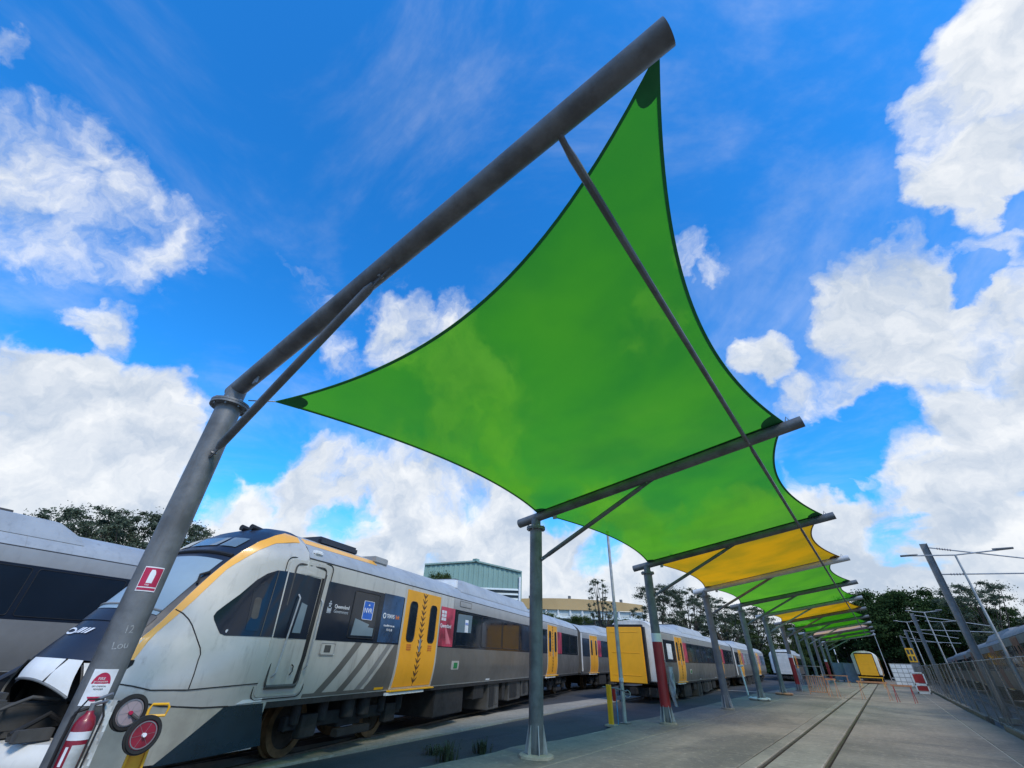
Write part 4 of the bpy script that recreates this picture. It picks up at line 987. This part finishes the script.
# weeds along the slab edge
def weed(x, y, h, n, lab):
    mb = MB()
    for k in range(n):
        a = RNG.uniform(0, 2*pi); r = RNG.uniform(0, .22); bx, by = r*cos(a), r*sin(a); hh = h*RNG.uniform(.4, 1); le = RNG.uniform(.05, .3)*hh; w = .008+.006*RNG.random()
        d = Vector((cos(a), sin(a), 0)); s_ = Vector((-sin(a), cos(a), 0))
        p0 = Vector((bx, by, -.07)); p1 = p0+d*le*.3+Vector((0, 0, hh*.6)); p2 = p0+d*le+Vector((0, 0, hh))
        mb.quad(p0-s_*w, p0+s_*w, p1+s_*w*.8, p1-s_*w*.8); mb.poly([p1-s_*w*.8, p1+s_*w*.8, p2])
        for j in range(3):
            f = RNG.uniform(.3, .95); q = p0.lerp(p2, f); b = RNG.uniform(0, 6.28); e = Vector((cos(b), sin(b), RNG.uniform(-.2, .6)))*.05
            t2 = Vector((-sin(b), cos(b), 0))*.014; mb.quad(q, q+e*.5+t2, q+e, q+e*.5-t2)
    o = mb.build('weed_clump', mat('weed_green', (.05, .062, .022), .7, var=.3), None, False); o.location = (x, y, 0); tag(o, lab, 'weeds', 'weeds at the slab edge')
weed(-7.0, 7.45, .34, 70, 'tall weed clump on the asphalt left of the second post'); weed(-7.05, 8.5, .27, 60, 'weed clump on the asphalt closest to the second post'); weed(-7.6, 7.7, .16, 70, 'low weeds furthest out on the dark asphalt')

# ================================================================= RIGHT SIDE: fence, masts, lamps
fe = thing('mesh_fence', 'tall grey wire mesh fence along the right platform edge', 'fence', (2.68, 14, 0))
FY0, FY1 = 0., 92.; FH = 1.95
y = FY0; k = 0
while y <= FY1:
    mb = MB(); ln = RNG.normal(0, .02); mb.tube([(0, y, 0), (ln, y, FH+.05)], .024, 8); po = mb.build('fence_post', steel_m, fe)
    if k % 3 == 1:
        mb = MB(); mb.tube([(0, y, FH-.2), (.04, y+1.1, .05)], .022, 6); mb.build('stay', steel_l, po)
    y += 2.4 if y < 40 else 3.0; k += 1
for z in (.12, FH):
    mb = MB(); mb.tube([(0, FY0, z), (0, FY1, z)], .010, 6); mb.build('fence_rail', steel_l, fe)
mb = MB(); w = .0075; sp_ = .085
yy = FY0
while yy < 62:
    for d in (1, -1):
        a = Vector((0, yy if d > 0 else yy+FH, .08)); b = Vector((0, a.y+d*(FH-.1), FH)); mb.quad(a+Vector((0, -w, 0)), a+Vector((0, w, 0)), b+Vector((0, w, 0)), b+Vector((0, -w, 0)))
    yy += sp_
tag(mb.build('wire_mesh', steel_m, fe, False), kind='stuff')
def mast(x, y, h, lab, arms, r=.13):
    t = thing('overhead_line_mast', lab, 'mast', (x, y, 0), 0, 'overhead line masts behind the fence')
    mb = MB(); mb.box(-r, r, -.012, .012, 0, h).box(-r-.012, -r, -r*.8, r*.8, 0, h).box(r, r+.012, -r*.8, r*.8, 0, h); mb.build('column', steel_m, t, False)
    mb = MB(); mb.box(-.3, .3, -.3, .3, -.1, .06); mb.build('footing', conc_l, t, False, .01)
    for (z0, z1, ln) in arms:
        mb = MB(); mb.tube([(r, 0, z0), (r+ln, -.5, z1)], .028, 8); ar = mb.build('bracket_arm', steel_l, t)
        mb = MB(); a = Vector((r, 0, z0)).lerp(Vector((r+ln, -.5, z1)), .08); b = Vector((r, 0, z0)).lerp(Vector((r+ln, -.5, z1)), .20)
        for f in linsp(0, 1, 6): mb.disc(a.lerp(b, f), b-a, 0, .055, .02, 8)
        mb.build('insulator', mat('insulator_brown', (.16, .10, .10), .3), ar)
mast(3.38, 29.9, 6.95, 'tallest steel mast behind the fence, nearest the camera on the right', ((6.75, 5.75, 3.6), (5.52, 5.25, 4.2)))
mast(3.2, 54, 5.5+.25, 'second steel mast along the fence, with two sloping arms', ((5.6, 4.7, 4.5), (4.5, 4.3, 4.5)), .12)
mast(3.25, 78, 5.8, 'third steel mast along the fence, before the trees', ((5.7, 4.9, 4.5), (4.6, 4.4, 4.5)), .12)
mast(3.3, 100, 6.2, 'farthest steel mast along the fence', ((6, 5.2, 4.5),), .12)
def lamp(x, y, h, lab, w=1.9, r=.05, rise=0):
    t = thing('double_lamp_post', lab, 'lamp post', (x, y, 0), 0, 'double armed lamp posts behind the fence')
    mb = MB(); mb.tube([(0, 0, 0), (0, 0, h)], [r*1.35, r*.8], 12); mb.build('shaft', steel_l, t)
    mb = MB(); mb.tube([(-w*.95, 0, h+.12), (0, 0, h), (w*.95, 0, h+.1)], .028, 8); mb.build('cross_arm', steel_l, t)
    for s in (-1, 1):
        mb = MB(); P = []
        for f in linsp(0, 1, 6):
            ww = .02+.09*sin(min(1, f*1.3)*pi/2); P.append([Vector((s*(w*.66+f*w*.34), ww*cos(a), h+.12+.045*sin(a))) for a in linsp(0, 2*pi, 9)[:-1]])
        mb.grid(P, True); mb.poly(P[-1]); mb.build('lamp_head', steel_m, t)
lamp(4.06, 28.0, 6.03, 'nearest double armed lamp post, thin and pale, right of the tall mast'); lamp(3.38, 45, 5.1, 'second double armed lamp post, in front of the dark trees', 1.0, .045)
lamp(3.0, 62, 5.6, 'third double armed lamp post beside the second mast', 1.0, .045); lamp(7.6, 84, 7.0, 'far double armed lamp post above the grey train roof', 1.6, .05)
lamp(.0, 96, 6.6, 'thin far lamp post left of the white notice board', .3, .05)

# panels, barriers and signs down the platform
nb = thing('tiled_board', 'white board of framed sheets standing by the fence, far down the platform', 'board', (1.3, 70, 0))
mb = MB(); mb.box(-1.0, 1.0, -.03, .03, .05, 2.15); mb.build('backing', cant_m, nb, False)
for a in range(4):
    for b in range(5):
        mb = MB(); mb.box(-.95+a*.48, -.52+a*.48, -.045, -.03, .12+b*.40, .46+b*.40); mb.build('sheet', white, nb, False, .003)
for s in (-.9, .9):
    mb = MB(); mb.tube([(s, 0, 0), (s, .5, 0)], .03, 6).tube([(s, .45, 0), (s, .03, 1.5)], .02, 6); mb.build('leg', steel_m, nb)
rb = thing('plastic_barrier', 'red and white barrier standing against the fence foot', 'barrier', (1.85, 54, 0))
mb = MB(); mb.box(-.42, .42, -.03, .03, .0, .12).box(-.42, .42, -.03, .03, .55, .68).box(-.42, -.34, -.03, .03, 0, 1.45).box(.34, .42, -.03, .03, 0, 1.45).box(-.42, .42, -.03, .03, 1.38, 1.45); mb.build('frame', white, rb, False)
for z0, z1 in ((.2, .52), (.72, 1.32)):
    mb = MB(); mb.box(-.33, .33, -.02, .02, z0, z1); mb.build('red_panel', red, rb, False)
yc = thing('yellow_cab', 'yellow framed machine cab with four dark windows among the masts', 'cab', (2.75, 75, 0))
mb = MB(); mb.box(-.38, .38, -.3, .3, 2.35, 3.75); cb = mb.build('cab_shell', yel_s, yc, False, .03)
for a in (-.17, .17):
    for z in (2.5, 3.15): mb = MB(); mb.box(a-.11, a+.11, -.31, -.30, z, z+.45); mb.build('window', darkwin, cb, False)
mb = MB(); mb.box(-.3, .3, -.25, .25, 0, 2.35); mb.build('support_tower', steel_m, yc, False, .02)
def trestle(x, y, w, h, lab, grp, m_=orange_b, tip=None):
    t = thing('barrier_trestle', lab, 'barrier', (x, y, 0), 0, grp)
    mb = MB(); mb.box(-w/2-.05, w/2+.05, -.015, .015, h-.04, h+.05); mb.build('board', m_, t, False, .004)
    for s in (-1, 1):
        for d in (-.25, .25):
            mb = MB(); mb.tube([(s*(w/2-.05)+d*.25, d, 0), (s*(w/2-.05), 0, h)], .016, 6); mb.build('leg', tip or m_, t)
grp = 'orange trestles across the platform'
trestle(-1.05, 39.0, 1.45, .88, 'orange barrier trestle straddling the sunken rails', grp); trestle(.35, 38.0, .9, .80, 'red tipped trestle right of the sunken rails', grp, orange_b, red)
trestle(-3.2, 39.1, .5, .92, 'orange trestle right of the orange mesh barrier', grp); trestle(-4.5, 60, 2.2, .9, 'orange trestle in front of the dark panels', grp); trestle(-1.6, 62, 1.9, .85, 'orange trestle in front of the far yellow train end', grp, yel_s)
ob = thing('mesh_barrier', 'orange lattice crowd barrier standing left of the sunken rails', 'barrier', (-4.05, 39.1, 0))
mb = MB(); mb.tube([(-.5, 0, .05), (-.5, 0, 1.05), (.5, 0, 1.05), (.5, 0, .05)], .025, 8); mb.tube([(-.5, 0, .2), (.5, 0, .2)], .02, 6); mb.build('frame', orange_b, ob)
for k in range(8):
    mb = MB(); x = -.44+k*.125; mb.box(x, x+.05, -.008, .008, .2, 1.04); mb.build('slat', orange_b, ob, False)
gb = thing('grey_crowd_barrier', 'grey tubular crowd barrier behind the orange lattice barrier', 'barrier', (-4.75, 44, 0))
mb = MB(); mb.tube([(-.85, 0, .0), (-.85, 0, 1.6), (.75, 0, 1.6), (.75, 0, 0)], .03, 8).tube([(-.85, 0, 1.0), (.75, 0, 1.0)], .022, 6).tube([(-.85, 0, .4), (.75, 0, .4)], .022, 6); mb.build('frame', steel_l, gb)
for k in range(5):
    mb = MB(); x = -.6+k*.28; mb.tube([(x, 0, .4), (x, 0, 1.0)], .014, 5); mb.build('bar', steel_l, gb)
for k, (x, lab) in enumerate(((-5.15, 'blue-grey fence panel left of the pair, far down under the canopy'), (-3.85, 'blue-grey fence panel right of the pair, far down under the canopy'))):
    t = thing('cloth_panel', lab, 'panel', (x, 80-k, 0), 0, 'blue-grey panels'); mb = MB(); mb.tube([(-.62, 0, 0), (-.62, 0, 2.1), (.62, 0, 2.1), (.62, 0, 0)], .025, 6); mb.build('frame', steel_l, t)
    mb = MB(); mb.box(-.6, .6, -.01, .01, .2, 2.08); mb.build('cloth', mat('cloth_bluegrey', (.20, .25, .34), .8), t, False)
    mb = MB(); mb.box(-.7, -.45, -.3, .3, 0, .12).box(.45, .7, -.3, .3, 0, .12); mb.build('foot', orange_b, t, False)
bp2 = thing('marker_pole', 'thin black and white pole standing beyond the cloth panels', 'pole', (-5.2, 83, 0))
for k in range(7):
    mb = MB(); mb.tube([(0, 0, k*.62), (0, 0, (k+1)*.62)], .06, 8); mb.build('pole_band', white if k % 2 else dark, bp2)

# ================================================================= BUILDINGS
def ribs(mb, a, b, z0, zf, step, dep):
    d = (b-a); L_ = d.length; d.normalize(); n = Vector((d.y, -d.x, 0)); s = 0
    while s < L_:
        e = min(s+step*.5, L_); p, q = a+d*s, a+d*e
        mb.quad(p+n*dep+Vector((0, 0, z0)), q+n*dep+Vector((0, 0, z0)), q+n*dep+Vector((0, 0, zf(e/L_))), p+n*dep+Vector((0, 0, zf(s/L_)))); s += step
sh = thing('green_shed', 'large green metal shed with low gable behind the cab car', 'shed', (0, 0, 0))
A_ = Vector((-82.5, 74, 0)); B_ = Vector((-64.3, 89.2, 0)); dn = (B_-A_).normalized(); bk = Vector((-dn.y, dn.x, 0))
mid = A_.lerp(B_, .5)
def gz(f): return 18.6+1.7*(1-abs(2*f-1)) if True else 0
zt = lambda f: interp(f, [(0, 19.5), (.52, 20.7), (1, 18.7)])
mb = MB(); P = [[A_.lerp(B_, f)+Vector((0, 0, z)) for f in linsp(0, 1, 11)] for z in (0, 1)]
for k in range(11): P[1][k].z = zt(k/10)
mb.grid(P); C_ = B_+bk*40; mb.quad(B_, C_, C_+Vector((0, 0, 18.7)), B_+Vector((0, 0, 18.7))); D_ = A_+bk*40; mb.quad(A_, D_, D_+Vector((0, 0, 19.5)), A_+Vector((0, 0, 19.5))); ribs(mb, A_, B_, 14.6, zt, 1.2, .12); mb.build('wall', green_shed, sh, False)
mb = MB(); mid2 = A_.lerp(B_, .52)
for a, b, za, zb in ((A_, mid2, 19.6, 20.85), (mid2, B_, 20.85, 18.85)):
    a_, b_ = a-bk*.5+Vector((0, 0, za)), b-bk*.5+Vector((0, 0, zb)); mb.quad(a_, b_, b_+bk*41, a_+bk*41); mb.quad(a_-Vector((0, 0, .35)), b_-Vector((0, 0, .35)), b_, a_)
mb.build('roof', mat('shed_roof', (.22, .33, .30), .5), sh, False)
for z in (14.0, 13.0, 12.0, 11.0):
    a, b = A_.lerp(B_, .3), A_.lerp(B_, .98); mb = MB(); mb.quad(a-bk*.2+Vector((0, 0, z)), b-bk*.2+Vector((0, 0, z)), b-bk*.2+Vector((0, 0, z+.45)), a-bk*.2+Vector((0, 0, z+.45))); mb.build('louvre', darkwin, sh, False)
    mb = MB(); mb.quad(a-bk*.5+Vector((0, 0, z+.5)), b-bk*.5+Vector((0, 0, z+.5)), b-bk*.1+Vector((0, 0, z+.95)), a-bk*.1+Vector((0, 0, z+.95))); mb.build('louvre_blade', palewall, sh, False)
mb = MB(); mb.tube([B_-bk*.4-dn*.5+Vector((0, 0, 0)), B_-bk*.4-dn*.5+Vector((0, 0, 17.5))], .25, 8); mb.build('downpipe', white, sh)
mb = MB(); mb.box(-.6, .6, -.6, .6, 20.6, 21.2, Matrix.Translation(mid2)); mb.build('roof_vent', green_shed, sh, False)
ob_ = thing('long_warehouse', 'long warehouse with tan roof band and pale walls beyond the trains', 'building', (0, 0, 0))
A_ = Vector((-80, 100.5, 0)); B_ = Vector((-47.5, 121.5, 0)); dn = (B_-A_).normalized(); bk = Vector((-dn.y, dn.x, 0)); V3 = lambda z: Vector((0, 0, z))
mb = MB(); mb.quad(A_, B_, B_+V3(12.2), A_+V3(12.6)); mb.quad(B_, B_+bk*25, B_+bk*25+V3(12.2), B_+V3(12.2)); mb.build('wall', palewall, ob_, False)
mb = MB(); zf = lambda f: 14.2+.9*(1-(2*f-.9)**2); P = [[A_.lerp(B_, f)-bk*.6+V3(12.3) for f in linsp(0, 1, 15)], [A_.lerp(B_, f)-bk*.6+V3(zf(f)-.1) for f in linsp(0, 1, 15)], [A_.lerp(B_, f)+bk*25+V3(zf(f)+.6) for f in linsp(0, 1, 15)]]; mb.grid(P); mb.build('roof', ochre, ob_, False)
mb = MB(); mb.quad(A_-bk*1.8+V3(10.3), B_-bk*1.8+V3(10.1), B_-bk*.3+V3(10.8), A_-bk*.3+V3(11.0)); mb.build('awning', palewall, ob_, False)
for k in range(12):
    a = A_.lerp(B_, (k+.12)/12); b = A_.lerp(B_, (k+.88)/12); mb = MB(); mb.quad(a-bk*.1+V3(6.5), b-bk*.1+V3(6.5), b-bk*.1+V3(9.9), a-bk*.1+V3(9.9)); mb.build('window', darkwin, ob_, False)
    p = A_.lerp(B_, k/12); mb = MB(); mb.box(-.2, .2, -.2, .2, 0, 12.3, Matrix.Translation(p-bk*.25)); mb.build('column', white, ob_, False)
for f in (.22, .5, .86):
    mb = MB(); mb.box(-.3, .3, -.3, .3, zf(f)-.3, zf(f)+.7, Matrix.Translation(A_.lerp(B_, f)+bk*.8)); mb.build('roof_vent', steel_m, ob_, False)

# ================================================================= TREES
def leafmat(name, c, c2):
    m = bpy.data.materials.new(name); m.use_nodes = True; n = m.node_tree; q = G(n); n.nodes.clear()
    gm = q.n('ShaderNodeNewGeometry'); oi = q.n('ShaderNodeObjectInfo')
    f = q.ramp(q.noise(gm.outputs['Position'], .45, 4, .6), .35, .65); f2 = gm.outputs['Random Per Island']
    col = q.mix(f, (*c, 1), (*c2, 1)); col = q.mix(q.math('MULTIPLY', f2, .5), col, (*[x*1.6 for x in c2], 1)); col = q.mix(q.math('MULTIPLY', oi.outputs['Random'], .3), col, (*[x*.6 for x in c], 1))
    d = q.n('ShaderNodeBsdfDiffuse'); n.links.new(col, d.inputs[0]); t = q.n('ShaderNodeBsdfTranslucent'); n.links.new(col, t.inputs[0])
    s = q.n('ShaderNodeMixShader'); s.inputs[0].default_value = .22; n.links.new(d.outputs[0], s.inputs[1]); n.links.new(t.outputs[0], s.inputs[2])
    o = q.n('ShaderNodeOutputMaterial'); n.links.new(s.outputs[0], o.inputs[0]); return m
leaf_e = leafmat('gum_leaves', (.060, .080, .055), (.10, .125, .085)); leaf_d = leafmat('fig_leaves', (.025, .050, .020), (.05, .085, .03)); leaf_m = leafmat('mixed_leaves', (.040, .065, .025), (.07, .10, .035))
def tree_proto(kind, seed, h, w, clumps, leaves, lsz, m, trunk_f=.35, flat=1., clsz=.16):
    R_ = np.random.default_rng(seed)
    t = thing(kind, None, 'tree')
    # limbs
    tb = MB(); base = Vector((0, 0, -.3)); top = Vector((R_.normal(0, w*.04), R_.normal(0, w*.04), h*trunk_f))
    tb.tube([base, base.lerp(top, .5)+Vector((R_.normal(0, .1), R_.normal(0, .1), 0)), top], [h*.026, h*.020, h*.016], 8)
    cs = []
    for k in range(clumps):
        a = R_.uniform(0, 2*pi); z = trunk_f*.85+(1-trunk_f*.85)*R_.uniform(0.02, 1)**.85; rr = w/2*math.sqrt(max(0.02, 1-((z-(trunk_f+.28))/(1.05-(trunk_f+.28)))**2))*R_.uniform(.25, 1.0)**.6 if z > trunk_f+.28 else w/2*R_.uniform(.3, 1)*(.55+.45*(z-trunk_f*.85)/.3)
        cs.append(Vector((rr*cos(a), rr*sin(a), z*h*.95)))
    for c in cs[:26]:
        mid = top.lerp(c, .5)+Vector((R_.normal(0, w*.04), R_.normal(0, w*.04), -h*.03)); tb.tube([top-Vector((0, 0, h*.05*R_.random())), mid, c], [h*.009, h*.006, h*.002], 5, False)
    tb.build('trunk', bark, t)
    pts = []; ncl = len(cs)
    C_ = np.array([tuple(c) for c in cs]); sz = R_.uniform(.5, 1.4, ncl)*clsz*w*.6
    idx = R_.integers(0, ncl, leaves); d = R_.normal(0, 1, (leaves, 3)); d /= np.linalg.norm(d, axis=1)[:, None]; d *= (np.abs(R_.normal(0, .62, leaves)))[:, None]
    ctr_ = C_[idx]+d*sz[idx][:, None]*np.array([1, 1, .62*flat])
    a = R_.normal(0, 1, (leaves, 3)); a /= np.linalg.norm(a, axis=1)[:, None]; b = np.cross(a, R_.normal(0, 1, (leaves, 3))); b /= np.linalg.norm(b, axis=1)[:, None]
    s1 = (lsz*R_.uniform(.6, 1.4, leaves))[:, None]; s2 = s1*.5
    V = np.stack([ctr_-a*s1, ctr_+b*s2, ctr_+a*s1, ctr_-b*s2], 1).reshape(-1, 3)
    me = bpy.data.meshes.new('crown'); me.vertices.add(len(V)); me.vertices.foreach_set('co', V.astype(np.float32).ravel()); me.loops.add(len(V)); me.loops.foreach_set('vertex_index', np.arange(len(V), dtype=np.int32))
    me.polygons.add(leaves); me.polygons.foreach_set('loop_start', np.arange(0, len(V), 4, dtype=np.int32)); me.update(calc_edges=True); me.materials.append(m)
    o = bpy.data.objects.new('crown', me); COL.objects.link(o); o.parent = t
    return t
PR = {'gum': [tree_proto('gum_tree', 11, 10, 7.5, 105, 22000, .085, leaf_e, .34, .8, .15), tree_proto('gum_tree', 12, 10, 8, 120, 24000, .085, leaf_e, .30, .8, .14), tree_proto('gum_tree', 17, 10, 6, 90, 17000, .085, leaf_e, .3, .8, .14)],
      'fig': [tree_proto('fig_tree', 13, 10, 13, 160, 42000, .15, leaf_d, .20, .8, .15), tree_proto('fig_tree', 14, 10, 12, 150, 40000, .15, leaf_d, .20, .8, .155)],
      'thin': [tree_proto('young_tree', 15, 10, 3.6, 70, 5500, .075, leaf_e, .3, 1., .16)],
      'bush': [tree_proto('broad_tree', 16, 10, 12, 120, 24000, .12, leaf_m, .15, .8, .16)]}
USED = {}
def tree(kind, v, x, y, h, ws, lab, z=0):
    p = PR[kind][v]
    if (kind, v) in USED: t = dup(p)
    else: USED[(kind, v)] = 1; t = p
    t.location = (x, y, z); t.rotation_euler = (0, 0, RNG.uniform(0, 6.28)); t.scale = (h/10*ws, h/10*ws, h/10); t['label'] = lab; t['category'] = 'tree'; t['group'] = {'gum': 'gum trees beyond the trains', 'fig': 'dark trees at the end of the platform', 'thin': 'gum trees beyond the trains', 'bush': 'broad trees beyond the trains'}[kind]
def pol(px, py, Dd):
    d = cam_dir(px, py); k = Dd/math.hypot(d.x, d.y); return d.x*k, d.y*k, 1.6+d.z*k
TREES = [ # kind, variant, px, top py, distance, width scale, label
 ('gum', 0, 66, 522, 80, .8, 'gum tree just above the left train roof, leftmost of the grove'), ('gum', 1, 100, 504, 82, 1.0, 'tall open gum tree left of the nearest post'), ('gum', 2, 135, 506, 80, 1.2, 'gum tree touching the left side of the nearest post'), ('gum', 0, 165, 512, 84, 1., 'gum tree directly behind the nearest post'), ('gum', 1, 190, 518, 82, .8, 'gum tree just right of the nearest post above the dark nose roof'), ('gum', 2, 30, 528, 85, .8, 'low gum tree behind the pantograph at the far left'),
 ('bush', 0, 441, 571, 70, .42, 'small dark rounded tree in front of the green shed'),
 ('thin', 0, 597, 576, 78, 1.0, 'slender young tree in front of the tan warehouse'), ('bush', 0, 545, 612, 82, .9, 'low broad tree below the warehouse near the second post'), ('bush', 0, 580, 615, 84, .9, 'low broad tree under the slender young tree'), ('bush', 0, 620, 618, 82, .8, 'low broad tree left of the yellow train end'),
 ('gum', 0, 655, 582, 72, .95, 'gum tree behind the first red-wrapped post'), ('gum', 1, 683, 586, 74, 1.05, 'gum tree right of the first red-wrapped post under the yellow sail'), ('gum', 2, 715, 596, 78, 1.2, 'gum tree behind the fourth post'), ('bush', 0, 690, 618, 84, .8, 'broad tree low behind the gum grove by the fourth post'),
 ('gum', 1, 745, 604, 90, 1.3, 'gum tree behind the fifth post'), ('bush', 0, 735, 618, 90, 1., 'broad dark tree behind the fifth post'), ('bush', 0, 775, 622, 96, 1.1, 'broad dark tree between the sixth and seventh posts'), ('fig', 1, 800, 624, 112, .9, 'dark tree filling the gap under the distant sails'),
 ('fig', 0, 838, 606, 118, .9, 'dark tree behind the far yellow train, left one'), ('fig', 1, 868, 591, 116, .95, 'tall dark tree above the far yellow train'), ('fig', 0, 905, 590, 116, .9, 'tallest rounded dark tree behind the second mast'), ('fig', 1, 935, 598, 112, .8, 'dark tree left of the tallest mast'), ('gum', 1, 965, 580, 104, 1.1, 'airy tall tree with gaps of sky behind the tallest mast'), ('fig', 0, 958, 606, 120, .8, 'dark tree low behind the airy tree'), ('fig', 1, 995, 606, 108, .6, 'rounded dark tree right of the pale lamp post'), ('fig', 0, 1022, 622, 112, .6, 'dark tree at the right frame edge'), ('fig', 1, 1060, 630, 112, .8, 'dark tree beyond the right frame edge'), ('fig', 1, 855, 640, 125, 1.1, 'dark tree behind the far yellow train, lowest of the row'), ('fig', 0, 892, 636, 122, 1.1, 'dark low tree behind the white notice board'),
]
for kind, v, px, py, Dd, ws, lab in TREES:
    x, y, z = pol(px, py, Dd); tree(kind, v, x, y, z, ws, lab)
# hedge mass closing the horizon
def hedge(name, pts, h, w, n, m, lsz=.35):
    R_ = np.random.default_rng(5); P = np.array(pts, float); seg = R_.integers(0, len(P)-1, n); f = R_.random((n, 1)); c = P[seg]*(1-f)+P[seg+1]*f
    hh = h*(.75+.35*np.sin(c[:, 0]*.35+c[:, 1]*.2)*.5+.12*np.sin(c[:, 0]*1.3)); z = hh*R_.random(n)**.7
    off = R_.normal(0, w/2.5, (n, 2))*(1-(z/hh.max())**2)[:, None]; ctr_ = np.stack([c[:, 0]+off[:, 0], c[:, 1]+off[:, 1], z], 1)
    a = R_.normal(0, 1, (n, 3)); a /= np.linalg.norm(a, axis=1)[:, None]; b = np.cross(a, R_.normal(0, 1, (n, 3))); b /= np.linalg.norm(b, axis=1)[:, None]; s1 = (lsz*R_.uniform(.6, 1.4, n))[:, None]
    V = np.stack([ctr_-a*s1, ctr_+b*s1*.6, ctr_+a*s1, ctr_-b*s1*.6], 1).reshape(-1, 3); me = bpy.data.meshes.new(name)
    me.from_pydata(V.tolist(), [], [(4*i, 4*i+1, 4*i+2, 4*i+3) for i in range(n)]); me.materials.append(m); o = bpy.data.objects.new(name, me); COL.objects.link(o)
    return tag(o, 'dense undergrowth closing the view behind the trains', 'undergrowth', None, 'stuff')
hedge('undergrowth', [(-130, 5), (-105, 45), (-75, 85), (-45, 105), (-15, 122), (10, 132), (40, 128), (80, 118)], 6.0, 5, 60000, leaf_d, .45)
for k in list(PR.values()):
    for p in k:
        if 'label' not in p: 
            for ch in kids(p): bpy.data.objects.remove(ch)
            bpy.data.objects.remove(p)
